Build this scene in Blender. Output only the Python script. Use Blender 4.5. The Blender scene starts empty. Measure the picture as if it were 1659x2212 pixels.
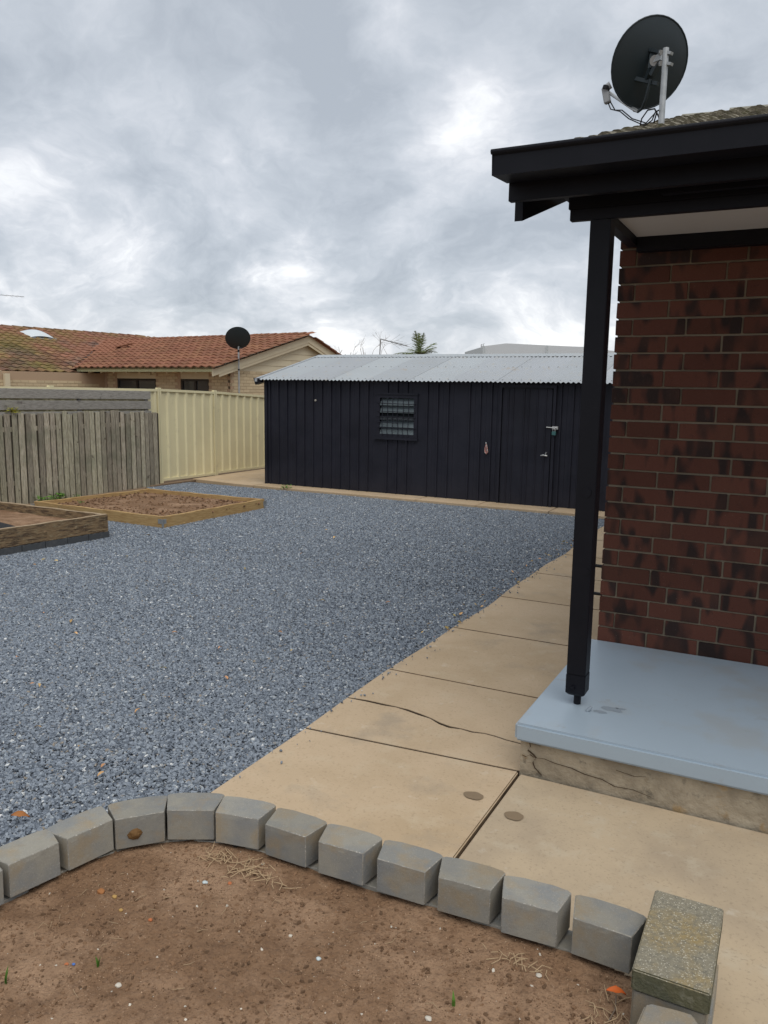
import bpy, bmesh, math, random
import numpy as np
from mathutils import Vector, Matrix, Euler
random.seed(7); rng = np.random.default_rng(7)
sc = bpy.context.scene
COL = sc.collection
# ------------------------------------------------------------------ camera
YAW, PITCH, ROLL, FPX, EYE = 0.476546818, 0.155611851, 0.0150615345, 1715.5, 1.829
_f = np.array([-math.sin(YAW)*math.cos(PITCH), math.cos(YAW)*math.cos(PITCH), -math.sin(PITCH)])
_r = np.array([math.cos(YAW), math.sin(YAW), 0.0]); _u = np.cross(_r, _f)
_c, _s = math.cos(ROLL), math.sin(ROLL)
_r2 = _c*_r + _s*_u; _u2 = -_s*_r + _c*_u
cam_data = bpy.data.cameras.new('camera'); cam = bpy.data.objects.new('camera', cam_data); COL.objects.link(cam)
cam_data.sensor_fit = 'VERTICAL'; cam_data.sensor_height = 36; cam_data.sensor_width = 27
cam_data.lens = FPX/2212*36; cam_data.clip_start = 0.05; cam_data.clip_end = 3000
cam.matrix_world = Matrix(((_r2[0], _u2[0], -_f[0], 0), (_r2[1], _u2[1], -_f[1], 0), (_r2[2], _u2[2], -_f[2], EYE), (0, 0, 0, 1)))
sc.camera = cam
# ------------------------------------------------------------------ light
SUN_EL, SUN_AZ = math.radians(64), math.radians(136)      # azimuth from +Y, clockwise
sun_d = bpy.data.lights.new('sun', 'SUN'); sun_d.energy = 1.5; sun_d.angle = math.radians(60); sun_d.color = (1, .96, .9)
sun = bpy.data.objects.new('sun', sun_d); COL.objects.link(sun)
sd = Vector((math.sin(SUN_AZ)*math.cos(SUN_EL), math.cos(SUN_AZ)*math.cos(SUN_EL), math.sin(SUN_EL)))
sun.rotation_euler = sd.to_track_quat('Z', 'Y').to_euler()
w = bpy.data.worlds.new('World'); sc.world = w; w.use_nodes = True
wn, wl = w.node_tree.nodes, w.node_tree.links; wn.clear()
def WN(t, **k):
    n = wn.new(t)
    for a, b in k.items():
        if a == 'inp':
            for i, v in b.items(): n.inputs[i].default_value = v
        else: setattr(n, a, b)
    return n
out = WN('ShaderNodeOutputWorld'); bg = WN('ShaderNodeBackground', inp={'Strength': 0.1}); wl.new(bg.outputs[0], out.inputs[0])
sky = WN('ShaderNodeTexSky', sky_type='NISHITA', sun_disc=False); sky.sun_elevation = SUN_EL; sky.sun_rotation = SUN_AZ
tc = WN('ShaderNodeTexCoord'); sep = WN('ShaderNodeSeparateXYZ'); wl.new(tc.outputs['Generated'], sep.inputs[0])
zc = WN('ShaderNodeMath', operation='MAXIMUM', inp={1: 0.0}); wl.new(sep.outputs[2], zc.inputs[0])
za = WN('ShaderNodeMath', operation='ADD', inp={1: 0.55}); wl.new(zc.outputs[0], za.inputs[0])
div = WN('ShaderNodeVectorMath', operation='DIVIDE'); wl.new(tc.outputs['Generated'], div.inputs[0])
cmb = WN('ShaderNodeCombineXYZ'); [wl.new(za.outputs[0], cmb.inputs[i]) for i in range(3)]; wl.new(cmb.outputs[0], div.inputs[1])
flat = WN('ShaderNodeVectorMath', operation='MULTIPLY', inp={1: (1, 1, .8)}); wl.new(div.outputs[0], flat.inputs[0])
def wnoise(scale, detail, rough, dist, off):
    m = WN('ShaderNodeMapping'); m.inputs['Location'].default_value = off; wl.new(flat.outputs[0], m.inputs[0])
    n = WN('ShaderNodeTexNoise', inp={'Scale': scale, 'Detail': detail, 'Roughness': rough, 'Distortion': dist}); wl.new(m.outputs[0], n.inputs['Vector']); return n.outputs[0]
def wmath(op, a, b, c=None):
    n = WN('ShaderNodeMath', operation=op)
    for i, v in enumerate((a, b, c)):
        if v is None: continue
        if isinstance(v, (int, float)): n.inputs[i].default_value = v
        else: wl.new(v, n.inputs[i])
    return n.outputs[0]
def wramp(src, stops):
    n = WN('ShaderNodeValToRGB'); cr = n.color_ramp
    while len(cr.elements) < len(stops): cr.elements.new(.5)
    for e, (p, c) in zip(cr.elements, stops): e.position = p; e.color = (*c, 1)
    wl.new(src, n.inputs[0]); return n.outputs[0]
low = wmath('SUBTRACT', 1.0, wmath('MULTIPLY', zc.outputs[0], 1.7))   # more broken and brighter towards the horizon
lowc = WN('ShaderNodeClamp'); wl.new(low, lowc.inputs[0])
def wwarp(scale, amp, off):                            # bends the cloud field so that edges curl
    m = WN('ShaderNodeMapping'); m.inputs['Location'].default_value = off; wl.new(flat.outputs[0], m.inputs[0])
    n = WN('ShaderNodeTexNoise', inp={'Scale': scale, 'Detail': 5.0, 'Roughness': .55}); wl.new(m.outputs[0], n.inputs['Vector'])
    a_ = WN('ShaderNodeVectorMath', operation='SUBTRACT', inp={1: (.5, .5, .5)}); wl.new(n.outputs['Color'], a_.inputs[0])
    b_ = WN('ShaderNodeVectorMath', operation='SCALE'); b_.inputs['Scale'].default_value = amp; wl.new(a_.outputs[0], b_.inputs[0])
    c_ = WN('ShaderNodeVectorMath', operation='ADD'); wl.new(flat.outputs[0], c_.inputs[0]); wl.new(b_.outputs[0], c_.inputs[1]); return c_
flat0 = flat; nA = wnoise(1.9, 3, .5, .0, (3.1, 1.2, 0)); flat = wwarp(2.2, .5, (5, 3, 1)); nB = wnoise(3.6, 12, .57, 0, (7.3, 2.2, 1)); nC = wnoise(9, 9, .62, 0, (1.3, 5.2, 2)); flat = flat0
mixn = wmath('ADD', wmath('MULTIPLY', nA, .30), wmath('ADD', wmath('MULTIPLY', nB, .55), wmath('MULTIPLY', wmath('SUBTRACT', nC, .5), wmath('MULTIPLY_ADD', lowc.outputs[0], .34, .06))))
val = wmath('ADD', mixn, wmath('MULTIPLY_ADD', lowc.outputs[0], .16, -.035))
def lobe(px, py, width, amp):                         # a brighter or darker bank of cloud in one direction
    global val
    d = ray(px, py); d = d/np.linalg.norm(d)
    dt = WN('ShaderNodeVectorMath', operation='DOT_PRODUCT'); nv = WN('ShaderNodeVectorMath', operation='NORMALIZE'); wl.new(wob3.outputs[0], nv.inputs[0]); wl.new(nv.outputs[0], dt.inputs[0]); dt.inputs[1].default_value = tuple(d)
    g_ = wmath('POWER', wmath('MAXIMUM', dt.outputs['Value'], 0.0), 2/width**2)
    val = wmath('ADD', val, wmath('MULTIPLY', g_, amp))
def ray(x, y): return Mc.T @ np.array([(x-829.5)/FPX, (y-1106.)/FPX, 1.])
Mc = np.array([_r2, -_u2, _f])
wn3 = WN('ShaderNodeTexNoise', inp={'Scale': 7.0, 'Detail': 6.0, 'Roughness': .6}); wl.new(tc.outputs['Generated'], wn3.inputs['Vector'])
ws3 = WN('ShaderNodeVectorMath', operation='SUBTRACT', inp={1: (.5, .5, .5)}); wl.new(wn3.outputs['Color'], ws3.inputs[0])
wc3 = WN('ShaderNodeVectorMath', operation='SCALE'); wc3.inputs['Scale'].default_value = .22; wl.new(ws3.outputs[0], wc3.inputs[0])
wob3 = WN('ShaderNodeVectorMath', operation='ADD'); wl.new(tc.outputs['Generated'], wob3.inputs[0]); wl.new(wc3.outputs[0], wob3.inputs[1])
for l_ in [(720, 655, .075, .12), (600, 640, .05, .09), (50, 470, .06, .10), (990, 255, .07, .09), (1060, 330, .06, .08), (880, 468, .05, .09), (480, 380, .05, .07), (820, 0, .05, .10), (260, 520, .05, .08), (400, 690, .07, .05),
           (476, 590, .05, -.08), (50, 560, .07, -.09), (840, 190, .09, -.05), (1000, 560, .10, -.05), (300, 220, .25, -.03), (330, 450, .06, -.05)]: lobe(*l_)
cloud = wramp(val, [(.37, (3.3, 3.62, 4.05)), (.46, (4.1, 4.42, 4.85)), (.53, (4.95, 5.2, 5.6)), (.59, (6.1, 6.25, 6.55)), (.64, (7.4, 7.5, 7.65)), (.72, (8.5, 8.5, 8.5))])
gap = wramp(wmath('MULTIPLY', wnoise(2.6, 4, .5, .2, (11.3, 4.2, 3)), lowc.outputs[0]), [(.60, (0, 0, 0)), (.66, (1, 1, 1))])
skb = WN('ShaderNodeMixRGB', blend_type='MIX'); skb.inputs[2].default_value = (4.6, 6.2, 8.2, 1)
sky2 = WN('ShaderNodeMixRGB', blend_type='MIX'); sky2.inputs[0].default_value = .93
wl.new(sky.outputs[0], sky2.inputs[1]); wl.new(cloud, sky2.inputs[2])
wl.new(sky2.outputs[0], skb.inputs[1]); wl.new(wmath('MULTIPLY', gap, .6), skb.inputs[0])
wl.new(skb.outputs[0], bg.inputs[0])
sc.view_settings.view_transform = 'Standard'; sc.view_settings.look = 'None'; sc.view_settings.exposure = 0.52; sc.view_settings.gamma = 1
sc.view_settings.use_curve_mapping = False

# ------------------------------------------------------------------ helpers
CX, CY = 829.5, 1106.0
Mc = np.array([_r2, -_u2, _f])
def ray(x, y): return Mc.T @ np.array([(x-CX)/FPX, (y-CY)/FPX, 1.])
def onX(x, y, c): d = ray(x, y); return d*c/d[0] + [0, 0, EYE]
def onY(x, y, c): d = ray(x, y); return d*c/d[1] + [0, 0, EYE]
def onZ(x, y, c): d = ray(x, y); return d*(c-EYE)/d[2] + [0, 0, EYE]
def crop(x0, y0, s): return lambda x, y: ((x0+x*s)/1.8228, (y0+y*s)/1.8228)
q1 = crop(0, 1200, .66305); q2 = crop(1000, 1250, .874); q3 = crop(1900, 0, .67752)
qA = crop(0, 3050, .66305); qB = crop(1000, 3150, .66305); qC = crop(2000, 3400, .61724)

WORLD = {}
def wloc(o): return Vector(WORLD.get(o.name, (0, 0, 0))) if o else Vector((0, 0, 0))
def link(o, parent, loc):
    COL.objects.link(o); WORLD[o.name] = tuple(loc)
    if parent: o.parent = parent; o.location = Vector(loc) - wloc(parent)
    else: o.location = loc
    return o
def thing(name, label, cat, loc=(0, 0, 0), group=None, parent=None):
    o = bpy.data.objects.new(name, None); o.empty_display_size = .2; link(o, parent, loc)
    return tag(o, label, cat, group)
def tag(o, label=None, cat=None, group=None, kind=None):
    if label: o['label'] = label
    if cat: o['category'] = cat
    if group: o['group'] = group
    if kind: o['kind'] = kind
    return o
class MB:
    def __init__(s): s.v = []; s.f = []; s.sm = []
    def add(s, vs, fs, smooth=False):
        b = len(s.v); s.v += [tuple(map(float, p)) for p in vs]; s.f += [tuple(b+i for i in f) for f in fs]; s.sm += [smooth]*len(fs); return s
    def box(s, x0, x1, y0, y1, z0, z1):
        return s.hexa([(x0, y0, z0), (x1, y0, z0), (x1, y1, z0), (x0, y1, z0)], [(x0, y0, z1), (x1, y0, z1), (x1, y1, z1), (x0, y1, z1)])
    def hexa(s, b, t):
        n = len(b)
        return s.add(list(b)+list(t), [tuple(range(n-1, -1, -1)), tuple(range(n, 2*n))] + [(i, (i+1) % n, n+(i+1) % n, n+i) for i in range(n)])
    def prism(s, poly, z0, z1): return s.hexa([(x, y, z0) for x, y in poly], [(x, y, z1) for x, y in poly])
    def beam(s, p, q, wd, h, up=(0, 0, 1)):
        p, q = Vector(p), Vector(q); d = (q-p).normalized(); up = Vector(up)
        side = d.cross(up).normalized(); upn = side.cross(d)
        c = [(-wd/2, -h/2), (wd/2, -h/2), (wd/2, h/2), (-wd/2, h/2)]
        return s.hexa([p+side*a+upn*b for a, b in c], [q+side*a+upn*b for a, b in c])
    def tube(s, pts, r, n=10, caps=True):
        pts = [Vector(p) for p in pts]; rs = r if isinstance(r, (list, tuple)) else [r]*len(pts)
        rings = []; ref = None
        for i, p in enumerate(pts):
            d = (pts[min(i+1, len(pts)-1)]-pts[max(i-1, 0)]).normalized()
            if ref is None: ref = d.orthogonal().normalized()
            ref = (ref-d*ref.dot(d)); ref = ref.normalized() if ref.length > 1e-5 else d.orthogonal().normalized()
            o2 = d.cross(ref); rings.append([p+(ref*math.cos(a)+o2*math.sin(a))*rs[i] for a in [2*math.pi*k/n for k in range(n)]])
        fs = [(i*n+k, i*n+(k+1) % n, (i+1)*n+(k+1) % n, (i+1)*n+k) for i in range(len(pts)-1) for k in range(n)]
        s.add([p for r_ in rings for p in r_], fs, True)
        if caps: s.add(rings[0], [tuple(range(n-1, -1, -1))]); s.add(rings[-1], [tuple(range(n))])
        return s
    def mesh(s, name, m, origin=(0, 0, 0)):
        me = bpy.data.meshes.new(name); o = origin
        me.from_pydata([(a-o[0], b-o[1], c-o[2]) for a, b, c in s.v], [], s.f)
        if m: me.materials.append(m)
        me.polygons.foreach_set('use_smooth', s.sm); me.update(); return me
    def build(s, name, m, parent=None, origin=None, bevel=0, seg=2, recalc=True):
        if origin is None:
            a = np.array(s.v); origin = (a.min(0)+a.max(0))/2
            if not parent: origin[2] = a[:, 2].min()
        me = s.mesh(name, m, origin)
        if recalc or bevel:
            bm = bmesh.new(); bm.from_mesh(me)
            if bevel:
                bmesh.ops.remove_doubles(bm, verts=bm.verts, dist=1e-5)
                bmesh.ops.bevel(bm, geom=[e for e in bm.edges if e.is_manifold and e.calc_face_angle(0) > .5], offset=bevel, segments=seg, affect='EDGES', clamp_overlap=True)
            bmesh.ops.recalc_face_normals(bm, faces=bm.faces); bm.to_mesh(me); bm.free()
        return link(bpy.data.objects.new(name, me), parent, origin)
def inst(name, me, parent, loc, rot=None, scale=None):
    o = bpy.data.objects.new(name, me); link(o, parent, loc)
    if rot is not None: o.rotation_euler = rot
    if scale is not None: o.scale = scale
    return o
def grid(fn, nx, ny):
    vs = [fn(i/nx, j/ny) for j in range(ny+1) for i in range(nx+1)]
    fs = [(j*(nx+1)+i, j*(nx+1)+i+1, (j+1)*(nx+1)+i+1, (j+1)*(nx+1)+i) for j in range(ny) for i in range(nx)]
    return vs, fs
def fbm(x, y, seed=0, octs=4, f0=1.0):
    r = np.random.default_rng(seed); x = np.asarray(x, float); y = np.asarray(y, float); t = np.zeros_like(x); a = 1.
    for _ in range(octs):
        n = 0
        for k in range(5):
            th = r.uniform(0, 6.28); n = n + np.sin((x*math.cos(th)+y*math.sin(th))*f0*r.uniform(.7, 1.4)*6.28 + r.uniform(0, 6.28) + 1.3*np.sin((x*math.sin(th)-y*math.cos(th))*f0*5))
        t = t + a*n/5; a *= .5; f0 *= 2.1
    return t

# ---- materials
def mat(name, base, rough=.8, metal=0, var=(), bump=(), objrand=0, spec=.3, coords='pos', stretch=(1, 1, 1), randoff=False, huerand=0):
    """base colour; var = list of (scale, detail, lo, hi, colour, amount[, stretch]); bump = list of (scale, strength, distance[, kind])"""
    m = bpy.data.materials.new(name); m.use_nodes = True; nt = m.node_tree; N, L = nt.nodes, nt.links
    b = N['Principled BSDF']; b.inputs['Roughness'].default_value = rough; b.inputs['Metallic'].default_value = metal
    b.inputs['Specular IOR Level'].default_value = spec
    if coords == 'pos': src = N.new('ShaderNodeNewGeometry').outputs['Position']
    else: src = N.new('ShaderNodeTexCoord').outputs['Object']
    oi = N.new('ShaderNodeObjectInfo')
    if randoff:
        mu = N.new('ShaderNodeMath'); mu.operation = 'MULTIPLY'; mu.inputs[1].default_value = 97.; L.new(oi.outputs['Random'], mu.inputs[0])
        ad = N.new('ShaderNodeVectorMath'); ad.operation = 'ADD'; L.new(src, ad.inputs[0]); L.new(mu.outputs[0], ad.inputs[1]); src = ad.outputs[0]
    def vec(st):
        if st == (1, 1, 1): return src
        mp = N.new('ShaderNodeVectorMath'); mp.operation = 'MULTIPLY'; mp.inputs[1].default_value = st; L.new(src, mp.inputs[0]); return mp.outputs[0]
    col = None
    rgb = N.new('ShaderNodeRGB'); rgb.outputs[0].default_value = (*base, 1); col = rgb.outputs[0]
    for v in var:
        sc_, det, lo, hi, c2, amt = v[:6]; st = v[6] if len(v) > 6 else stretch
        n = N.new('ShaderNodeTexNoise'); n.inputs['Scale'].default_value = sc_; n.inputs['Detail'].default_value = det; n.inputs['Roughness'].default_value = .6
        L.new(vec(st), n.inputs['Vector'])
        mr = N.new('ShaderNodeMapRange'); mr.inputs[1].default_value = lo; mr.inputs[2].default_value = hi; mr.inputs[4].default_value = amt; L.new(n.outputs[0], mr.inputs[0])
        mx = N.new('ShaderNodeMixRGB'); mx.inputs[2].default_value = (*c2, 1); L.new(mr.outputs[0], mx.inputs[0]); L.new(col, mx.inputs[1]); col = mx.outputs[0]
    if objrand or huerand:
        hs = N.new('ShaderNodeHueSaturation'); mr = N.new('ShaderNodeMapRange'); mr.inputs[3].default_value = 1-objrand; mr.inputs[4].default_value = 1+objrand
        L.new(oi.outputs['Random'], mr.inputs[0]); L.new(mr.outputs[0], hs.inputs['Value']); L.new(col, hs.inputs['Color'])
        if huerand:
            fr = N.new('ShaderNodeMath'); fr.operation = 'MULTIPLY'; fr.inputs[1].default_value = 37.7; L.new(oi.outputs['Random'], fr.inputs[0])
            f2 = N.new('ShaderNodeMath'); f2.operation = 'FRACT'; L.new(fr.outputs[0], f2.inputs[0])
            mh = N.new('ShaderNodeMapRange'); mh.inputs[3].default_value = .5-huerand; mh.inputs[4].default_value = .5+huerand; L.new(f2.outputs[0], mh.inputs[0]); L.new(mh.outputs[0], hs.inputs['Hue'])
        col = hs.outputs[0]
    L.new(col, b.inputs['Base Color'])
    prev = None
    for bp in bump:
        s_, st_, dist = bp[:3]; kind = bp[3] if len(bp) > 3 else 'noise'; stt = bp[4] if len(bp) > 4 else stretch
        if kind == 'voronoi': n = N.new('ShaderNodeTexVoronoi'); n.inputs['Scale'].default_value = s_; o_ = n.outputs['Distance']
        else: n = N.new('ShaderNodeTexNoise'); n.inputs['Scale'].default_value = s_; n.inputs['Detail'].default_value = 4; o_ = n.outputs[0]
        L.new(vec(stt), n.inputs['Vector'])
        bn = N.new('ShaderNodeBump'); bn.inputs['Strength'].default_value = st_; bn.inputs['Distance'].default_value = dist; L.new(o_, bn.inputs['Height'])
        if prev: L.new(prev, bn.inputs['Normal'])
        prev = bn.outputs[0]
    if prev: L.new(prev, b.inputs['Normal'])
    return m
blackpaint = mat('black_satin_paint', (.0045, .005, .0085), .46, var=[(9, 3, .45, .7, (.008, .008, .012), .5)], bump=[(60, .12, .002)], spec=.22)
shedpaint = mat('charcoal_shed_paint', (.0225, .023, .033), .5, var=[(3, 4, .45, .7, (.014, .015, .024), .7), (18, 4, .55, .75, (.020, .019, .024), .5, (3, 3, .3)), (.9, 3, .5, .7, (.010, .010, .014), .6)], bump=[(14, .1, .004)], spec=.22)
fencecream = mat('cream_steel', (.76, .69, .44), .5, var=[(1.2, 4, .45, .7, (.66, .59, .37), .6), (30, 3, .6, .8, (.45, .4, .25), .3, (3, 3, .3)), (5, 4, .62, .75, (.42, .36, .24), .3)], bump=[(6, .08, .004)], spec=.35)
soil_m = mat('sandy_soil', (.215, .126, .070), .95, var=[(3.2, 6, .46, .64, (.345, .22, .135), .9), (8, 6, .5, .66, (.135, .076, .042), .5), (26, 5, .55, .68, (.30, .195, .12), .5), (55, 5, .52, .7, (.11, .06, .035), .6), (120, 3, .62, .72, (.42, .29, .19), .5)], bump=[(38, .8, .012), (90, .9, .008), (230, .8, .004)])
clod_m = mat('soil_clod', (.185, .108, .06), .95, var=[(30, 4, .45, .7, (.26, .155, .09), .8)], bump=[(140, .6, .004)], objrand=.38, coords='obj')
concrete = mat('sandy_concrete', (.52, .395, .262), .85, var=[(1.3, 5, .4, .66, (.42, .31, .19), .8), (5, 6, .55, .72, (.52, .42, .29), .65), (2.3, 5, .56, .7, (.33, .27, .2), .6), (70, 4, .56, .7, (.3, .215, .13), .5), (160, 2, .62, .75, (.56, .48, .36), .4), (9, 6, .62, .7, (.58, .49, .37), .5)], bump=[(110, .25, .003), (14, .12, .006)])
concrete2 = mat('weathered_concrete', (.47, .37, .25), .88, var=[(2.2, 5, .42, .66, (.36, .285, .20), .8), (6, 6, .55, .72, (.50, .43, .32), .6), (80, 4, .56, .7, (.26, .2, .135), .5), (11, 6, .62, .72, (.53, .47, .38), .5)], bump=[(110, .25, .003), (16, .15, .006)])
gravelbase = mat('gravel_bed', (.07, .08, .10), .9, var=[(60, 3, .45, .65, (.17, .19, .22), .9)], bump=[(55, 1, .02, 'voronoi')])
dirt = mat('bare_dirt', (.2, .135, .085), .95, var=[(1.5, 5, .4, .65, (.27, .19, .12), .8), (14, 4, .5, .7, (.12, .08, .05), .6)], bump=[(25, .6, .02)])
block_m = mat('garden_block_concrete', (.285, .268, .225), .92, var=[(3.5, 4, .42, .58, (.20, .207, .207), .9), (8, 4, .50, .66, (.30, .235, .15), .75), (30, 5, .5, .75, (.23, .215, .185), .5), (200, 2, .58, .70, (.38, .36, .31), .45), (260, 2, .6, .7, (.15, .145, .13), .45)], bump=[(90, .25, .003), (300, .45, .0015)], coords='obj', randoff=True, objrand=.13)
edge_m = mat('block_chipped_edge', (.29, .272, .235), .9, var=[(60, 3, .42, .58, (.21, .20, .175), .9), (130, 2, .60, .66, (.50, .48, .43), .8)], coords='obj', randoff=True)
lichen_m = mat('aggregate_lichen', (.25, .225, .165), .95, var=[(5, 4, .50, .66, (.33, .235, .09), .7), (60, 4, .45, .68, (.15, .14, .11), .7), (210, 2, .60, .66, (.58, .54, .44), .85), (3, 3, .6, .8, (.2, .19, .16), .6)], bump=[(120, .9, .006), (300, .6, .003)])
brick_m = mat('brown_brick', (.098, .036, .024), .9, var=[(3.4, 1, .50, .60, (.015, .013, .013), .85, (3.0, 3.0, 1.1)), (2.1, 3, .5, .7, (.088, .036, .023), .7), (90, 3, .6, .72, (.03, .018, .014), .6), (160, 2, .70, .76, (.3, .22, .17), .6)], bump=[(110, .5, .004, 'noise', (2.2, 2.2, .25)), (150, .35, .003)], coords='obj', randoff=True, objrand=.22)
mortar_m = mat('mortar', (.245, .205, .15), .95, var=[(4, 4, .45, .65, (.16, .135, .10), .7)], bump=[(110, .5, .003)])
porch_m = mat('pale_blue_paint', (.35, .425, .49), .38, var=[(1.8, 3, .4, .65, (.33, .40, .46), .7), (2.6, 5, .54, .68, (.34, .37, .385), .7), (9, 5, .64, .72, (.30, .32, .33), .6), (50, 3, .62, .76, (.31, .37, .42), .35)], bump=[(30, .06, .003), (4, .1, .01)], spec=.45)
oldconc = mat('cracked_render', (.38, .32, .235), .93, var=[(5, 5, .42, .62, (.24, .20, .145), .85), (3, 4, .52, .66, (.44, .38, .28), .7), (14, 6, .58, .68, (.10, .09, .07), .7), (7, 4, .60, .7, (.42, .26, .1), .6), (1.2, 2, .55, .7, (.14, .12, .1), .6)], bump=[(26, .8, .012), (110, .5, .004)])
soffit_m = mat('soffit_paint', (.52, .49, .46), .7, var=[(3, 3, .4, .7, (.48, .45, .42), .5)])
mosstile = mat('mossy_tile', (.13, .115, .085), .95, var=[(10, 5, .42, .62, (.25, .225, .17), .85), (18, 5, .5, .65, (.10, .095, .05), .8), (40, 4, .58, .7, (.30, .26, .2), .6)], bump=[(60, .8, .008)], objrand=.25)
ridgecap_m = mat('ridge_cap_concrete', (.25, .24, .195), .95, var=[(12, 5, .45, .65, (.2, .19, .15), .8)], bump=[(60, .6, .006)])
tileA_m = mat('weathered_terracotta', (.21, .105, .06), .9, var=[(.45, 4, .47, .62, (.15, .125, .035), .8), (.6, 4, .52, .68, (.10, .075, .06), .75, (1.3, .8, 1)), (9, 3, .55, .72, (.36, .19, .12), .5)], bump=[(30, .4, .01)], objrand=.35, huerand=.012)
tileB_m = mat('red_terracotta', (.225, .10, .056), .88, var=[(1.2, 4, .45, .66, (.19, .08, .045), .7), (12, 3, .56, .72, (.33, .15, .085), .5)], bump=[(30, .4, .01)], objrand=.17, huerand=.006)
cbrick_m = mat('cream_brick', (.56, .45, .29), .9, var=[(30, 3, .5, .7, (.46, .36, .22), .5)], objrand=.09, bump=[(60, .3, .005)])
cmortar_m = mat('pink_mortar', (.42, .30, .20), .95)
creampaint = mat('cream_paint', (.62, .54, .38), .6, var=[(2, 3, .5, .7, (.54, .46, .32), .5), (14, 4, .62, .75, (.42, .34, .22), .3)], spec=.3)
guttergreen = mat('pale_green_gutter', (.50, .50, .30), .5, var=[(5, 3, .5, .7, (.42, .42, .25), .5)])
darkglass = mat('dark_glass', (.035, .04, .045), .08, spec=.6)
louvreglass = mat('louvre_glass', (.14, .17, .18), .35, spec=.2, var=[(4, 3, .4, .7, (.10, .12, .13), .7)])
darkframe = mat('dark_bronze_frame', (.03, .024, .02), .5)
galv = mat('galvanised_steel', (.42, .43, .43), .45, .6, var=[(14, 4, .4, .7, (.28, .29, .29), .7)], objrand=.05)
zinc = mat('zincalume_roof', (.43, .455, .47), .42, .25, var=[(.8, 4, .42, .65, (.40, .42, .43), .8), (6, 4, .55, .75, (.46, .44, .39), .6), (3, 5, .64, .74, (.40, .27, .16), .5), (25, 3, .6, .75, (.33, .34, .35), .4)], objrand=.09, huerand=.02, spec=.4)
greywood = mat('grey_weathered_timber', (.33, .31, .275), .92, var=[(10, 5, .40, .62, (.18, .165, .145), .8, (9, 1, 9)), (28, 4, .5, .68, (.35, .335, .30), .6, (9, 1, 9)), (5, 5, .62, .70, (.075, .06, .05), .75)], bump=[(22, .5, .006, 'noise', (9, 1, 9))], coords='pos', objrand=.12)
palingwood = mat('paling_timber', (.46, .41, .30), .93, var=[(9, 5, .38, .62, (.165, .14, .10), .8, (9, 9, .8)), (24, 4, .48, .68, (.58, .54, .45), .7, (9, 9, .6)), (2.2, 3, .5, .7, (.20, .205, .14), .6), (7, 5, .64, .70, (.08, .055, .04), .7)], bump=[(20, .6, .008, 'noise', (9, 9, .8))], coords='pos', objrand=.3, huerand=.015)
shadewood = mat('gap_shade_timber', (.085, .07, .05), .95, var=[(9, 4, .4, .6, (.05, .04, .03), .8, (9, 9, .8))])  # timber painted dark so the paling gaps show as shadow lines
newsleeper = mat('treated_pine', (.46, .31, .14), .85, var=[(8, 5, .42, .62, (.30, .175, .07), .7, (1, 1, 9)), (2.5, 4, .55, .7, (.44, .31, .15), .7), (6, 4, .62, .72, (.13, .10, .07), .7)], bump=[(20, .3, .004, 'noise', (1, 1, 8))])
oldsleeper = mat('old_sleeper', (.23, .155, .085), .92, var=[(7, 6, .44, .58, (.075, .048, .032), .9, (1, 1, 6)), (16, 5, .52, .66, (.32, .26, .16), .7, (1, 1, 7)), (3, 4, .62, .72, (.05, .035, .025), .8)], bump=[(20, .8, .01, 'noise', (1, 1, 7))])
sleepertop = mat('old_sleeper_top', (.38, .29, .19), .93, var=[(12, 5, .45, .66, (.25, .18, .11), .8)], bump=[(30, .6, .006)])
darkblock = mat('dark_paver', (.07, .075, .08), .9, var=[(12, 4, .5, .7, (.11, .11, .11), .7)], bump=[(60, .4, .004)])
dishpaint = mat('dish_charcoal', (.022, .032, .037), .38, spec=.4, var=[(4, 3, .5, .7, (.035, .04, .045), .5)])
plasticgrey = mat('grey_plastic', (.36, .37, .38), .5)
blackplastic = mat('black_plastic', (.012, .012, .013), .5)
leaf_brown = mat('dry_leaf', (.52, .33, .14), .8, coords='obj', objrand=.4, huerand=.03)
leaf_orange = mat('orange_leaf', (.62, .13, .02), .6)
straw_m = mat('dry_straw', (.46, .33, .20), .9, objrand=.3, coords='obj')
green_m = mat('fresh_green', (.09, .19, .03), .6, objrand=.2, coords='obj')
yellowgreen = mat('yellow_green', (.38, .36, .04), .7)
greymat = mat('weed_mat', (.02, .02, .022), .9, var=[(150, 2, .5, .6, (.05, .05, .05), .8)], bump=[(200, .5, .003)])
white_m = mat('white_chip', (.55, .50, .42), .6, objrand=.2, coords='obj')
whitewall = mat('pale_metal_wall', (.52, .56, .57), .6)
whiteroof = mat('pale_metal_roof', (.60, .63, .645), .6)
palmgreen = mat('palm_frond', (.12, .15, .05), .6, objrand=.2, coords='obj')
palmtrunk = mat('palm_trunk', (.16, .12, .08), .9)
twig_m = mat('bare_twig', (.20, .15, .11), .9)
chrome = mat('worn_chrome', (.6, .6, .58), .3, .8)
brass = mat('lock_teal', (.06, .16, .16), .4)
redtag = mat('red_white_strap', (.50, .22, .19), .7, var=[(40, 2, .5, .55, (.6, .58, .55), .9)])
rust = mat('rust_lump', (.16, .085, .03), .8, bump=[(60, .8, .006)])
stain = mat('bare_patch', (.24, .28, .32), .6)
stainc = mat('oil_stain', (.22, .16, .10), .9)
jointdirt = mat('joint_dirt', (.20, .14, .085), .95, var=[(9, 3, .5, .65, (.07, .05, .035), .8)])
darkline = mat('dark_joint', (.06, .04, .025), .95)
orange_s = mat('orange_stone', (.45, .15, .06), .8); blue_s = mat('blue_chip', (.08, .17, .45), .6); clearglass = mat('glass_chip', (.5, .56, .56), .2)
skylight_m = mat('skylight_dome', (.62, .66, .68), .25, spec=.6)

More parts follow.
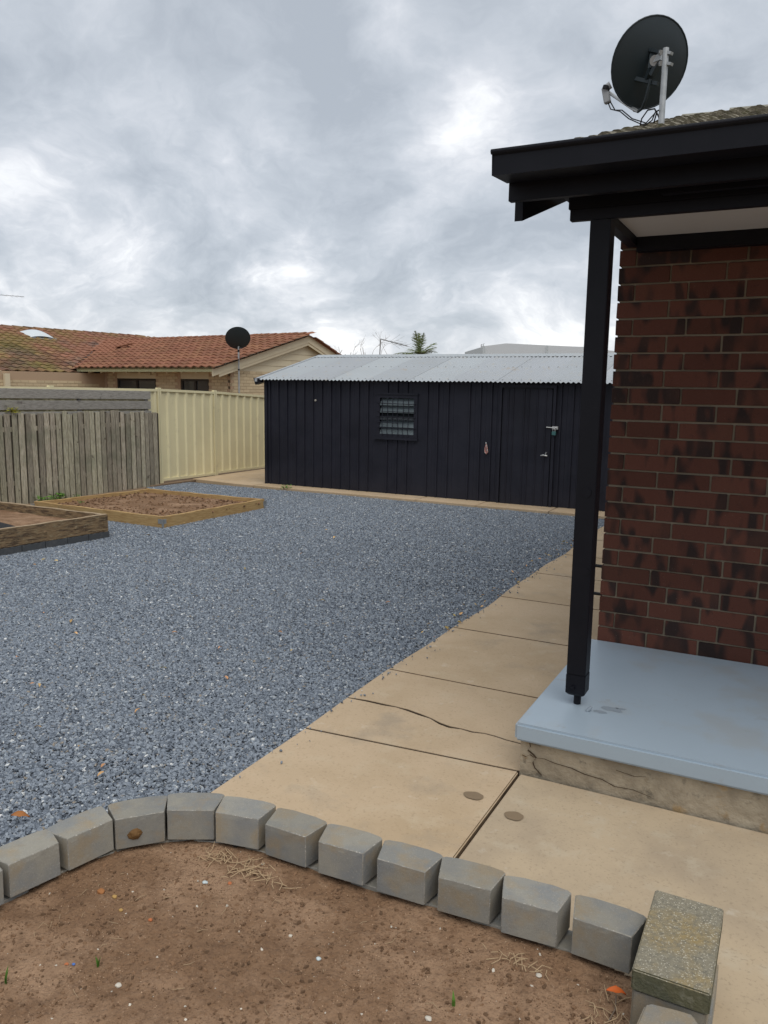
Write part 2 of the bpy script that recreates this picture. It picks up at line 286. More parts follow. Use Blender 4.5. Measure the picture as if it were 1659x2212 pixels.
# ------------------------------------------------------------------ ground
gb = MB(); gb.add([(-300, -300, -.06), (300, -300, -.06), (300, 400, -.06), (-300, 400, -.06)], [(0, 1, 2, 3)])
tag(gb.build('ground', dirt, origin=(0, 0, 0)), kind='structure')
# gravel bed sheet and stones
XP = -2.235
gpoly = [(-9.78, 1.2), (-2.5, 1.2), (-2.36, 1.8), (XP, 2.30), (XP-.01, 5), (XP, 8), (XP, 11.3), (-2.35, 11.52), (-8.72, 11.60), (-10.25, 11.75), (-10.25, 10.6), (-9.78, 9.9)]
g = MB(); g.add([(x, y, -.014) for x, y in gpoly], [tuple(range(len(gpoly)))])
gob = g.build('gravel_base', gravelbase, origin=(0, 0, 0)); tag(gob, kind='structure')
def stones_mat():
    m = bpy.data.materials.new('blue_metal_gravel'); m.use_nodes = True; N, L = m.node_tree.nodes, m.node_tree.links; b = N['Principled BSDF']
    b.inputs['Roughness'].default_value = .75; b.inputs['Specular IOR Level'].default_value = .35
    oi = N.new('ShaderNodeObjectInfo'); r = N.new('ShaderNodeValToRGB'); cr = r.color_ramp; cr.interpolation = 'LINEAR'
    st = [(0, (.085, .101, .125)), (.25, (.145, .170, .205)), (.5, (.20, .230, .27)), (.76, (.25, .284, .325)), (.90, (.30, .335, .37)), (.93, (.27, .23, .18)), (.95, (.18, .205, .24)), (.98, (.42, .45, .46)), (1, (.68, .68, .66))]
    while len(cr.elements) < len(st): cr.elements.new(.5)
    for e, (p, c) in zip(cr.elements, st): e.position = p; e.color = (*c, 1)
    L.new(oi.outputs['Random'], r.inputs[0])
    tc = N.new('ShaderNodeTexCoord'); n = N.new('ShaderNodeTexNoise'); n.inputs['Scale'].default_value = 3; L.new(tc.outputs['Object'], n.inputs[0])
    mr = N.new('ShaderNodeMapRange'); mr.inputs[3].default_value = .7; mr.inputs[4].default_value = 1.3; L.new(n.outputs[0], mr.inputs[0])
    hs = N.new('ShaderNodeHueSaturation'); L.new(mr.outputs[0], hs.inputs['Value']); L.new(r.outputs[0], hs.inputs['Color']); L.new(hs.outputs[0], b.inputs['Base Color'])
    return m
gravel_m = stones_mat()
def scatter(name, material, verts, faces, dens, smin, smax, seed, lift=.0, flat=.65, tilt=.7, sub=1):
    """one object: a sheet whose geometry-nodes modifier strews small angular stones over it"""
    me = bpy.data.meshes.new(name); me.from_pydata(verts, [], faces); me.update()
    a = me.attributes.new('dens', 'FLOAT', 'POINT'); a.data.foreach_set('value', [float(dens(v)) for v in verts])
    a2 = me.attributes.new('big', 'FLOAT', 'POINT'); a2.data.foreach_set('value', [1.0 for v in verts])
    ob = bpy.data.objects.new(name, me); link(ob, None, (0, 0, 0)); me.materials.append(material)
    ng = bpy.data.node_groups.new(name+'_nodes', 'GeometryNodeTree'); ng.interface.new_socket('Geometry', in_out='INPUT', socket_type='NodeSocketGeometry'); ng.interface.new_socket('Geometry', in_out='OUTPUT', socket_type='NodeSocketGeometry')
    N, L = ng.nodes, ng.links; gi = N.new('NodeGroupInput'); go = N.new('NodeGroupOutput')
    dp = N.new('GeometryNodeDistributePointsOnFaces'); dp.inputs['Seed'].default_value = seed; L.new(gi.outputs[0], dp.inputs['Mesh'])
    na = N.new('GeometryNodeInputNamedAttribute'); na.data_type = 'FLOAT'; na.inputs['Name'].default_value = 'dens'; L.new(na.outputs['Attribute'], dp.inputs['Density'])
    join = N.new('GeometryNodeGeometryToInstance')
    for k in range(6):
        ico = N.new('GeometryNodeMeshIcoSphere'); ico.inputs['Subdivisions'].default_value = sub; ico.inputs['Radius'].default_value = .5
        pos = N.new('GeometryNodeInputPosition'); nz = N.new('ShaderNodeTexNoise'); nz.noise_dimensions = '3D'; nz.inputs['Scale'].default_value = 2.1; nz.inputs['Detail'].default_value = 1
        of = N.new('ShaderNodeVectorMath'); of.operation = 'ADD'; of.inputs[1].default_value = (k*7.1, k*3.3, 1); L.new(pos.outputs[0], of.inputs[0]); L.new(of.outputs[0], nz.inputs['Vector'])
        sb = N.new('ShaderNodeVectorMath'); sb.operation = 'SUBTRACT'; sb.inputs[1].default_value = (.5, .5, .5); L.new(nz.outputs['Color'], sb.inputs[0])
        ml = N.new('ShaderNodeVectorMath'); ml.operation = 'SCALE'; ml.inputs['Scale'].default_value = 1.1; L.new(sb.outputs[0], ml.inputs[0])
        sp = N.new('GeometryNodeSetPosition'); L.new(ico.outputs[0], sp.inputs[0]); L.new(ml.outputs[0], sp.inputs['Offset'])
        tr = N.new('GeometryNodeTransform'); tr.inputs['Scale'].default_value = (1.25-.09*k, .72+.06*k, flat); L.new(sp.outputs[0], tr.inputs[0])
        sm = N.new('GeometryNodeSetMaterial'); sm.inputs['Material'].default_value = material; L.new(tr.outputs[0], sm.inputs[0])
        ss = N.new('GeometryNodeSetShadeSmooth'); ss.inputs['Shade Smooth'].default_value = False; L.new(sm.outputs[0], ss.inputs[0]); L.new(ss.outputs[0], join.inputs[0])
    ip = N.new('GeometryNodeInstanceOnPoints'); ip.inputs['Pick Instance'].default_value = True; L.new(dp.outputs['Points'], ip.inputs['Points']); L.new(join.outputs[0], ip.inputs['Instance'])
    rv = N.new('FunctionNodeRandomValue'); rv.data_type = 'FLOAT_VECTOR'; rv.inputs[0].default_value = (-tilt, -tilt, 0); rv.inputs[1].default_value = (tilt, tilt, 6.283); rv.inputs['Seed'].default_value = seed+1
    L.new(rv.outputs[0], ip.inputs['Rotation'])
    rs = N.new('FunctionNodeRandomValue'); rs.data_type = 'FLOAT'; rs.inputs[2].default_value = 0; rs.inputs[3].default_value = 1; rs.inputs['Seed'].default_value = seed+2
    pw = N.new('ShaderNodeMath'); pw.operation = 'POWER'; pw.inputs[1].default_value = 2.0; L.new(rs.outputs[1], pw.inputs[0])
    mr = N.new('ShaderNodeMapRange'); mr.inputs[3].default_value = smin; mr.inputs[4].default_value = smax; L.new(pw.outputs[0], mr.inputs[0]); L.new(mr.outputs[0], ip.inputs['Scale'])
    tri = N.new('GeometryNodeTranslateInstances'); tri.inputs['Translation'].default_value = (0, 0, lift); L.new(ip.outputs[0], tri.inputs[0])
    L.new(tri.outputs[0], go.inputs[0])
    md = ob.modifiers.new('scatter', 'NODES'); md.node_group = ng
    return ob
def inpoly(x, y, poly):
    c = False; j = len(poly)-1
    for i in range(len(poly)):
        xi, yi = poly[i]; xj, yj = poly[j]
        if (yi > y) != (yj > y) and x < (xj-xi)*(y-yi)/(yj-yi)+xi: c = not c
        j = i
    return c
# sheet for stones, slightly undulating
nx, ny = 50, 66; xs = np.linspace(-10.25, XP+.035, nx+1); ys = np.linspace(1.3, 11.62, ny+1)
vs, fs, idx = [], [], {}
gp2 = [(-9.75, 1.2), (-2.5, 1.2), (-2.34, 1.8), (XP+.05, 2.3), (XP+.05, 11.32), (-2.3, 11.58), (-8.7, 11.66), (-10.25, 11.8), (-10.25, 10.6), (-9.75, 9.9)]
for j in range(ny+1):
    for i in range(nx+1):
        idx[i, j] = len(vs); x, y = xs[i], ys[j]; vs.append((x, y, -.008 + .006*float(fbm(x, y, 3, 2, .35))*(1 if x < XP-.2 else 0)))
for j in range(ny):
    for i in range(nx):
        cx, cy = (xs[i]+xs[i+1])/2, (ys[j]+ys[j+1])/2
        if inpoly(cx, cy, gp2) and not (-9.35 < cx < -7.25 and 7.9 < cy < 9.5) and not (cx < -7.6 and cy < 6.6): fs.append((idx[i, j], idx[i+1, j], idx[i+1, j+1], idx[i, j+1]))
gr = scatter('gravel', gravel_m, vs, fs, lambda v: 11500 if v[1] < 4.3 else (8800 if v[1] < 6.5 else 6300), .009, .025, 5)
tag(gr, 'blue grey crushed stone gravel covering the yard', 'gravel', kind='stuff')

# ------------------------------------------------------------------ concrete path
path = thing('path', None, None, (-1.6, 5, 0)); tag(path, kind='structure')
def slab(poly, parent, m, z0=-.05, z1=.004, name='path_slab', bev=.006):
    b = MB(); b.prism(poly, z0, z1); o = b.build(name, m, parent, bevel=bev, seg=2)
    if m in (concrete, concrete2) and name == 'path_slab':
        o.data.materials.append(darkline if bev < .004 else jointdirt)                # joint faces are lined with packed dirt
        for f_ in o.data.polygons:
            if abs(f_.normal.z) < .4: f_.material_index = 1
    return o
crack = [(-2.242, 3.902), (-2.12, 3.915), (-1.998, 3.911), (-1.92, 3.918), (-1.849, 3.911), (-1.76, 3.885), (-1.685, 3.87), (-1.61, 3.832), (-1.549, 3.813), (-1.48, 3.824), (-1.415, 3.815), (-1.35, 3.832), (-1.288, 3.827), (-1.22, 3.812), (-1.0, 3.80)]
XR = -1.02
def wob(y): return XP + .012*math.sin(y*2.3) + .008*math.sin(y*5.1+1)
def leftedge(y0, y1, n=6): return [(wob(y0+(y1-y0)*k/n), y0+(y1-y0)*k/n) for k in range(n+1)]
def strip(y0, y1, poly_bottom=None, poly_top=None):
    le = leftedge(y0, y1)
    return le[::-1] + [(XR, y0), (XR, y1)]
ysj = [4.455, 5.525, 6.60, 7.66, 8.72, 9.78, 10.84, 11.44]
for a, b_ in zip(ysj[:-1], ysj[1:]): slab(strip(a+.003, b_-.003), path, concrete)
# the panel broken by the crack: two pieces
up = [(x, y+.004+.004*((i*7) % 3)*(x < -1.35)) for i, (x, y) in enumerate(crack)]; dn = [(x, y-.004-.003*((i*5) % 3)*(x < -1.45)) for i, (x, y) in enumerate(crack)]
slab([(XR, 4.451), (wob(4.45), 4.451)] + up, path, concrete, bev=.002)
slab([(wob(3.43), 3.426), (XR, 3.518)] + dn[::-1], path, concrete, bev=.002)
slab([(XP+.01, 1.9), (-1.057, 1.9), (-1.057, 3.509), (wob(3.41), 3.418)], path, concrete)
slab([(-1.043, 1.35), (.14, 1.35), (.14, 3.49), (-1.043, 3.49)], path, concrete2)
slab([(.148, 1.35), (2.9, 1.35), (2.9, 3.49), (.148, 3.49)], path, concrete2)
slab([(-1.043, -1.2), (2.9, -1.2), (2.9, 1.342), (-1.043, 1.342)], path, concrete2)
slab([(-.36, 1.0), (-.2, 1.0), (-.2, 1.1), (-.36, 1.1)], path, concrete2, z1=-.02) if False else None
b = MB()                                            # soil packed in the joints
b.add([(-2.2, 1.36, -.022), (2.8, 1.36, -.022), (2.8, 3.48, -.022), (-1.02, 3.6, -.022), (-1.02, 11.3, -.022), (-2.2, 11.3, -.022)], [(0, 1, 2, 3, 4, 5)])
tag(b.build('joint_soil', darkline, path), kind='stuff')
for (x, y, rx, ry) in [(-1.162, 3.179, .047, .034), (-.946, 3.101, .042, .036)]:
    n = 18; pts = [(x+rx*math.cos(a)*(1+.07*math.sin(3*a+x)), y+ry*math.sin(a)*(1+.06*math.sin(5*a))) for a in [2*math.pi*k/n for k in range(n)]]
    b = MB(); b.add([(p[0], p[1], .0085) for p in pts], [tuple(range(n))]); b.build('stain', stainc, path)
# apron round the shed
apron = thing('shed_apron', None, None, (-6, 11.8, 0)); tag(apron, kind='structure')
xa = [-12, -8.70, -5.42, -4.36, -3.20, -2.27]; ya = [11.98, 11.66, 11.60, 11.57, 11.56, 11.54]
for k in range(len(xa)-1):
    if k == 0: pl = [(-10.3, 11.86), (-9.3, 11.70), (-8.71, 11.66), (-8.71, 14.6), (-10.3, 14.6)]
    else:
        x0, x1 = xa[k]+.005, xa[k+1]-.005; mid = (x0+x1)/2
        pl = [(x0, ya[k]), (mid, (ya[k]+ya[k+1])/2+.015), (x1, ya[k+1]), (x1, 12.2), (x0, 12.2)]
    slab(pl, apron, concrete, z0=-.05, z1=.03, name='apron_slab')
slab([(-2.26, 11.46), (-1.0, 11.46), (-1.0, 15), (-2.26, 15)], apron, concrete, z0=-.05, z1=.03, name='apron_slab')

vsE, fsE = grid(lambda a, c_: (XP-.02+.16*a, 2.35+8.9*c_, .012), 2, 40)
tag(scatter('stray_stones', gravel_m, vsE, fsE, lambda v: 520 if v[0] < XP+.03 else (90 if v[0] < XP+.1 else 8), .007, .018, 123), 'stray gravel stones along the edge of the concrete path', 'gravel', kind='stuff')
vsE, fsE = grid(lambda a, c_: (XP-.20+.22*a, 5.2+5.6*c_, .016), 2, 20)
tag(scatter('path_edge_litter', leaf_brown, vsE, fsE, lambda v: 70, .008, .035, 131, flat=.2), 'brown leaf crumbs along the gravel edge by the path', 'leaf litter', kind='stuff')
# ------------------------------------------------------------------ our house
house = thing('brick_house', 'dark brown brick house with black painted porch and pale blue porch slab at right edge', 'house', (-1.015, 4.96, 0))
ZP = .265                                             # porch floor
wall = MB(); wall.box(-1.006, 2.6, 4.972, 5.06, .0, 2.80); wall.box(-1.006, -.92, 5.06, 10.9, 0, 2.80)
wob_ = wall.build('wall', mortar_m, house, recalc=False)
bh, bl_, bd = .088, .289, .10
def brickmesh(L, seed):
    r = random.Random(seed); b = MB(); b.box(-L/2, L/2, -bd/2, bd/2, -bh/2, bh/2); me = b.mesh('brick', brick_m)
    bm = bmesh.new(); bm.from_mesh(me); bmesh.ops.bevel(bm, geom=bm.edges[:], offset=.0025, segments=1, affect='EDGES')
    for v in bm.verts: v.co += Vector((r.uniform(-.0015, .0015), r.uniform(-.001, .001), r.uniform(-.0015, .0015)))
    bmesh.ops.recalc_face_normals(bm, faces=bm.faces); bm.to_mesh(me); bm.free(); return me
full = [brickmesh(bl_, i) for i in range(3)]; half = [brickmesh(.092, 9+i) for i in range(2)]
# joint positions measured on the photo: full bricks start at the corner on even courses, a 92 mm closer on odd ones
zc0 = 2.80-.932+.0                                   # keep courses on the photographed beds
BED = [ZP - .012 + .1*k for k in range(27)]
nb = 0
XC = -1.018
for k, z in enumerate(BED):
    if z+.1 > 2.80: break
    x = XC; firsthalf = (k % 2 == 1)
    if firsthalf:
        inst('brick', half[k % 2], wob_, (x+.046, 4.96+bd/2+random.uniform(-.002, .002), z+.005+bh/2)); x += .102
    while x < 1.75:
        o = inst('brick', full[nb % 3], wob_, (x+bl_/2, 4.96+bd/2+random.uniform(-.0025, .0025), z+.005+bh/2)); nb += 1; x += .3
        if random.random() < .5: o.rotation_euler = (0, 0, math.pi)
sb_ = MB()
for k in range(28):                                   # long side wall along the path
    z = .253+.1*k-.2
    y = 5.075+(.0 if k % 2 else -.1)
    while y < 10.8:
        sb_.box(-1.018, -.93, y+random.uniform(0, .003), min(y+.289, 10.88), z+.005, z+.005+bh); y += .3
tag(sb_.build('side_brick', brick_m, wob_, recalc=False), kind='stuff')
for (px_, py_, dx_) in ((1290, 1222, .14), (1287, 1282, .12)):
    p_ = onX(px_, py_, -1.10); b = MB(); b.tube([(-1.0, p_[1], p_[2]), (-1.10-dx_*.3, p_[1]+.02, p_[2]-.005), (-1.10-dx_, p_[1]-.05, p_[2]-.02)], .011, 8); b.build('pipe_stub', blackplastic, house)
# porch slab (painted) on cracked base
b = MB(); b.box(-1.074, 2.7, 3.468, 4.957, .176, ZP); b.build('porch_slab', porch_m, house, bevel=.012, seg=4)
base = MB(); nxb = 130
def basef(u_, v_):
    x = -1.05+u_*3.75; z = -.01+v_*.185
    return (x, 3.50+.004*float(fbm(x*3, z*3, 5, 4, 1.2)), z)
vs_, fs_ = grid(basef, nxb, 8); base.add(vs_, fs_)
base.box(-1.05, 2.7, 3.512, 4.95, -.04, .174)
base.build('porch_base', oldconc, house, recalc=False)
# cracks in the base: thin dark wedges
def crackstrip(pts, wd, name='crack', yv=3.4935):
    b = MB(); vs = []; n = len(pts)
    for i, (x, z) in enumerate(pts):
        t = wd*(.4+.6*math.sin(math.pi*(i+.5)/n)); vs += [(x-t*.4, yv, z-t/2), (x+t*.4, yv, z+t/2)]
    b.add(vs, [(2*i, 2*i+1, 2*i+3, 2*i+2) for i in range(n-1)]); return b.build(name, darkline, house)
crackstrip([(-1.005, .172), (-1.0, .15), (-1.012, .13), (-.985, .115), (-.97, .10), (-.985, .075), (-.975, .05), (-.94, .02)], .007)
crackstrip([(-.97, .10), (-.93, .105), (-.88, .095), (-.80, .09), (-.74, .075), (-.66, .07), (-.6, .05), (-.52, .055), (-.44, .04)], .004)
crackstrip([(-1.04, .10), (-1.02, .095), (-1.0, .11), (-.98, .1)], .004)
crackstrip([(-.60, .13), (-.52, .12), (-.47, .13)], .003)
# worn patches on the porch floor
random.seed(3)
for cx_, cy_, r_ in [(-.70, 3.86, .045), (-.745, 3.80, .028), (-.66, 3.885, .02)]:
    n = 16; pts = [(cx_+r_*1.3*math.cos(a)*random.uniform(.6, 1.15), cy_+r_*.7*math.sin(a)*random.uniform(.6, 1.15)) for a in [2*math.pi*k/n for k in range(n)]]
    b = MB(); b.add([(p[0], p[1], ZP+.0012) for p in pts], [tuple(range(n))]); b.build('worn_patch', stain, house)
b = MB(); b.tube([(-.805, 3.77, ZP), (-.795, 3.775, ZP+.012), (-.787, 3.79, ZP+.02)], [.008, .009, .006], 8); b.build('bolt_stub', stain, house)
# post: 100x100 timber on a steel stub
px0, px1, py0, py1 = -.922, -.828, 3.80, 3.895
b = MB(); c = .012
b.hexa([(px0+c, py0+c, .318), (px1-c, py0+c, .318), (px1-c, py1-c, .318), (px0+c, py1-c, .318)], [(px0-.0012, py0-.0012, .332), (px1+.0012, py0-.0012, .332), (px1+.0012, py1+.0012, .332), (px0-.003, py1+.0012, .332)])
b.hexa([(px0-.0012, py0-.0012, .332), (px1+.0012, py0-.0012, .332), (px1+.0012, py1+.0012, .332), (px0-.003, py1+.0012, .332)], [(px0-.0012, py0-.0012, .43), (px1+.0012, py0-.0012, .43), (px1+.0012, py1+.0012, .43), (px0-.003, py1+.0012, .43)])
b.hexa([(px0, py0, .43), (px1, py0, .43), (px1, py1, .43), (px0, py1, .43)], [(px0, py0, 2.598), (px1, py0, 2.598), (px1, py1, 2.598), (px0, py1, 2.598)])
post = b.build('post', blackpaint, house, bevel=.003, seg=2)
b = MB(); b.tube([(-.872, 3.85, ZP-.001), (-.872, 3.85, .33)], .018, 14); b.build('base_stub', blackpaint, post)
for z in (.365,): b = MB(); b.tube([(-.885, 3.797, z), (-.885, 3.784, z)], [.011, .008], 10); b.build('bolt', blackpaint, post)
b = MB(); b.tube([(-.872, 3.80, 1.345), (-.872, 3.7955, 1.345)], .024, 18); b.build('round_plug', blackpaint, post)
b = MB(); b.tube([(-.852, 3.80, .96), (-.852, 3.797, .96)], .017, 18); b.build('round_plug', blackpaint, post)
# beam over the post
b = MB(); b.box(-1.018, 2.7, 3.802, 3.84, 2.602, 2.652); b.box(-1.026, 2.7, 3.80, 3.845, 2.653, 2.74); b.build('beam', blackpaint, house, bevel=.003)
b = MB(); b.box(-.60+.0, 2.7, 3.70, 3.742, 2.662, 2.80) ; b.build('inner_beam', blackpaint, house, bevel=.003)
# soffit sheet, its dark trims
b = MB(); b.box(-.912, 2.65, 3.86, 4.885, 2.705, 2.715); b.build('soffit', soffit_m, house)
b = MB(); b.box(-.912, 2.65, 4.888, 4.957, 2.625, 2.72); b.build('soffit_trim', blackpaint, house)
b = MB(); b.box(-.97, -.915, 3.848, 4.957, 2.66, 2.74); b.build('soffit_trim', blackpaint, house)
b = MB(); b.box(-1.14, -.98, 3.65, 5.0, 2.78, 2.79); b.box(-1.14, 2.6, 3.65, 4.96, 2.79, 2.80); b.build('eave_lining', blackpaint, house)
# gutter (square section with rolled lip), closed left end
prof = [(3.56, 2.795), (3.56, 2.74), (3.548, 2.734), (3.352, 2.722), (3.350, 2.80), (3.338, 2.808), (3.336, 2.822), (3.350, 2.828), (3.360, 2.820)]
def sweepx(prof, x0, x1, thick=.003):
    b = MB(); vs = []
    for x in (x0, x1): vs += [(x, y, z) for y, z in prof]
    n = len(prof); b.add(vs, [(i, i+1, n+i+1, n+i) for i in range(n-1)]); return b
b = sweepx(prof, -1.24, 2.9); b.hexa([(-1.241, 3.352, 2.722), (-1.236, 3.352, 2.722), (-1.236, 3.56, 2.74), (-1.241, 3.56, 2.74)], [(-1.241, 3.345, 2.822), (-1.236, 3.345, 2.822), (-1.236, 3.56, 2.826), (-1.241, 3.56, 2.826)])
b.tube([(-1.244, 3.346, 2.816), (2.9, 3.346, 2.816)], .011, 10)
gut = b.build('gutter', blackpaint, house, recalc=False)
# fascia behind the gutter and the boxed verge
b = MB(); b.box(-1.236, 2.8, 3.562, 3.60, 2.66, 2.84); b.build('fascia', blackpaint, house, bevel=.002)
def sl(y, z0): return z0 + .3198*(y-3.70)
b = MB()
b.hexa([(-1.25, 3.70, 2.60), (-1.212, 3.70, 2.60), (-1.212, 8.8, sl(8.8, 2.60)), (-1.25, 8.8, sl(8.8, 2.60))], [(-1.25, 3.70, 2.79), (-1.212, 3.70, 2.79), (-1.212, 8.8, sl(8.8, 2.79)), (-1.25, 8.8, sl(8.8, 2.79))])
b.build('barge_board', blackpaint, house)
# roof deck under the tiles + back slope
def rz(y): return 3.163+(y-4.638)*.3198
b = MB(); yr = 8.72
b.add([(-1.22, 3.60, rz(3.60)-.05), (2.9, 3.60, rz(3.60)-.05), (2.9, yr, rz(yr)-.05), (-1.22, yr, rz(yr)-.05), (-1.22, 13.8, rz(3.64)-.05), (2.9, 13.8, rz(3.64)-.05)], [(0, 1, 2, 3), (3, 2, 5, 4)])
roof = b.build('roof', mosstile, house)
tm = MB(); tw, tl = .318, .40; NX = 12                 # low-profile concrete tile with two rounded crowns
zp = [0, .016, .03, .03, .016, 0, 0, .016, .03, .03, .016, 0, 0]
vt = [(-tw/2+tw*i/NX, y_, .022+zp[i]) for y_ in (-tl/2, tl/2) for i in range(NX+1)] + [(-tw/2+tw*i/NX, y_, -.004+zp[i]*.8) for y_ in (-tl/2,) for i in range(NX+1)]
n1 = NX+1
tm.add(vt, [(i, i+1, n1+i+1, n1+i) for i in range(NX)] + [(2*n1+i, 2*n1+i+1, i+1, i) for i in range(NX)] + [(2*n1, 0, n1), (2*n1+NX, n1+NX, NX)])
tme = tm.mesh('roof_tile', mosstile); pa = math.atan(.3198)
random.seed(11)
for r_ in range(17):
    s = r_*.325; y = 3.60+.2*math.cos(pa)+s*math.cos(pa)
    for cix in range(12):
        x = -1.255+tw/2+cix*.32+(.0 if r_ % 2 else .0)
        if y > yr: continue
        inst('roof_tile', tme, roof, (x, y, rz(y)-.012+random.uniform(-.004, .006)), (pa-.055+random.uniform(-.01, .01), random.uniform(-.02, .02), random.uniform(-.012, .012)))
for k in range(9):
    x = -1.26+k*.43; b = MB(); zr = rz(yr)-.045
    pts = [(-.13, -.03), (-.10, .035), (-.04, .07), (.04, .07), (.10, .035), (.13, -.03)]
    vs = [(xx, yr+a*sc_, zr+h_*sc_+dz) for xx, sc_, dz in ((x, 1.12, .012), (x+.45, 1.0, 0)) for a, h_ in pts]
    b.add(vs, [(i, i+1, 7+i, 6+i) for i in range(5)] + [(0, 1, 2, 3, 4, 5)]); b.build('ridge_cap', ridgecap_m, roof)

# ------------------------------------------------------------------ satellite dishes
def dish(name, label, centre, normal, up_hint, R_, ratio, rot, pole_top, pole_bot, pole_r, loc):
    t = thing('satellite_dish', label, 'satellite dish', loc, 'satellite dishes')
    nrm = Vector(normal).normalized(); u_ = Vector(up_hint); u_ = (u_-nrm*u_.dot(nrm)).normalized(); s_ = nrm.cross(u_)
    cen = Vector(centre); b = MB(); NR, NA = 7, 40; vs = []; depth = R_*.16
    for layer in (0, 1):
        for i in range(NR+1):
            rr = i/NR
            for k in range(NA):
                a = 2*math.pi*k/NA; p = cen + s_*math.cos(a)*R_*rr*ratio + u_*math.sin(a)*R_*rr + nrm*(depth*rr*rr - (0 if layer else -.006)); vs.append(p)
    fs = []
    for layer in (0, 1):
        o_ = layer*(NR+1)*NA
        for i in range(NR):
            for k in range(NA): fs.append((o_+i*NA+k, o_+i*NA+(k+1) % NA, o_+(i+1)*NA+(k+1) % NA, o_+(i+1)*NA+k))
    b.add(vs, fs, True); ref = b.build('reflector', dishpaint, t, recalc=False)
    rim = MB(); rim.tube([cen + s_*math.cos(a)*R_*ratio + u_*math.sin(a)*R_ + nrm*depth for a in [2*math.pi*k/NA for k in range(NA+1)]], .006, 6, caps=False); rim.build('rim', dishpaint, t)
    b = MB(); b.tube([pole_bot, pole_top], pole_r, 14); b.build('pole', galv, t)
    return t, nrm, u_, s_, cen
Yd = 6.25
view = Vector(ray(1402, 130)).normalized(); rgt = Vector(_r2); upv = Vector(_u2)
nrm1 = view*math.cos(.50) + (rgt*-.98 + upv*.14)*math.sin(.50)
c1_ = onY(1411, 138, Yd); dscale = Yd/1715.5*1.02
mt = Vector(onY(1437, 128, Yd-.19)); mb = Vector(onY(1425, 292, Yd-.16)); mb = Vector((mt.x+.001, mt.y, rz(mt.y)-.02))
t1, n1_, u1_, s1_, cen1 = dish('satellite_dish', 'large charcoal satellite dish on galvanised mast on the brick house roof', c1_, nrm1, rgt*.13+upv, .292, 1.02, 0, mt+Vector((0, 0, .07)), mb, .021, (mb.x, mb.y, mb.z))
def D(x, y, dy=0): return Vector(onY(*q3(x, y), Yd+dy))
b = MB(); b.beam(D(945, 285, -.03), D(1050, 305, -.10), .03, .02); b.beam(D(1000, 300, -.04), D(985, 400, -.07), .05, .035); b.beam(D(985, 400, -.07), D(960, 460, -.04), .05, .03); b.beam(D(892, 458, -.02), D(1020, 488, -.06), .03, .025); b.beam(D(1035, 345, -.1), D(985, 440, -.07), .05, .03); b.build('back_bracket', dishpaint, t1)
b = MB()
for yy in (305, 368): b.beam(D(1035, yy-3, -.17), D(1100, yy+5, -.2), .035, .018); b.beam(D(1030, yy, -.12), D(1040, yy, -.2), .02, .03)
b.tube([D(1008, 352, -.09), D(1000, 352, -.12)], .035, 14); b.beam(D(985, 350, -.1), D(1040, 330, -.14), .02, .04); b.build('mast_clamp', galv, t1)
b = MB(); b.tube([D(975, 460, -.07), D(950, 570, -.06), D(928, 630, -.02), D(905, 648, .03), D(880, 640, .07)], .011, 10); b.build('feed_arm', dishpaint, t1)
b = MB(); b.tube([D(905, 648, .03), D(870, 630, .08), D(738, 540, .30)], .012, 10); b.build('feed_arm', galv, t1)
b = MB(); b.beam(D(712, 510, .30), D(728, 600, .30), .05, .05, up=(1, 0, 0)); lnb = b.build('receiver', plasticgrey, t1, bevel=.006)
b = MB(); b.tube([D(712, 515, .29), D(745, 492, .29)], [.024, .028], 14); b.build('feed_horn', plasticgrey, t1)
b = MB(); b.tube([D(716, 522, .288), D(724, 500, .288)], .03, 12); b.build('collar', blackplastic, t1)
b = MB()
b.tube([D(730, 598, .3), D(745, 635, .25), D(800, 648, .2), D(850, 690, .1), D(940, 730, 0), D(985, 700, -.1), D(1005, 650, -.2), D(1025, 640, -.22)], .0045, 6)
b.tube([D(742, 590, .3), D(770, 640, .25), D(810, 640, .2), D(870, 690, .1), D(950, 715, 0), D(1000, 660, -.12)], .0045, 6)
b.tube([D(905, 775, -.1), D(925, 690, -.1), D(960, 640, -.12), D(1000, 632, -.16), D(1025, 680, -.2), D(1030, 750, -.15)], .0055, 6)
b.tube([D(985, 750, -.12), D(1005, 680, -.14), D(1015, 645, -.18)], .0055, 6); b.build('cable', blackplastic, t1)
b = MB(); b.tube([(mt.x, mt.y, mt.z-.42), (mt.x, mt.y, mt.z-.428)], .023, 12); b.build('cable_tie', blackplastic, t1)

# ------------------------------------------------------------------ garden shed
YS, XL, XRt, ZE = 12.06, -8.70, -2.47, 1.945
shed = thing('garden_shed', 'long charcoal painted steel shed with silver corrugated roof, barred window and narrow door', 'shed', (-5.6, 12.1, 0))
def ribprofile(x0, x1, pitch, phase=0, h=.024, wtop=.020, wb=.036):
    pts = [(x0, 0)]; k = math.ceil((x0-phase)/pitch)
    while True:
        c_ = phase+k*pitch
        if c_+wb/2 > x1: break
        if c_-wb/2 > x0: pts += [(c_-wb/2, 0), (c_-wtop/2, h), (c_+wtop/2, h), (c_+wb/2, 0)]
        if c_+wb/2+.03 < x1 and c_-wb/2 > x0: pts += [(c_+pitch/2-.004, 0), (c_+pitch/2, .003), (c_+pitch/2+.004, 0)] if c_+pitch/2+.004 < x1 else []
        k += 1
    pts.append((x1, 0)); return pts
def ribwall(x0, x1, z0, z1, y, name, parent, m, phase=-8.6):
    pts = ribprofile(x0, x1, .1856, phase); b = MB(); vs = [(x, y-h, z) for z in (z0, z1) for x, h in pts]; n = len(pts)
    b.add(vs, [(i, i+1, n+i+1, n+i) for i in range(n-1)]); return b.build(name, m, parent, recalc=False)
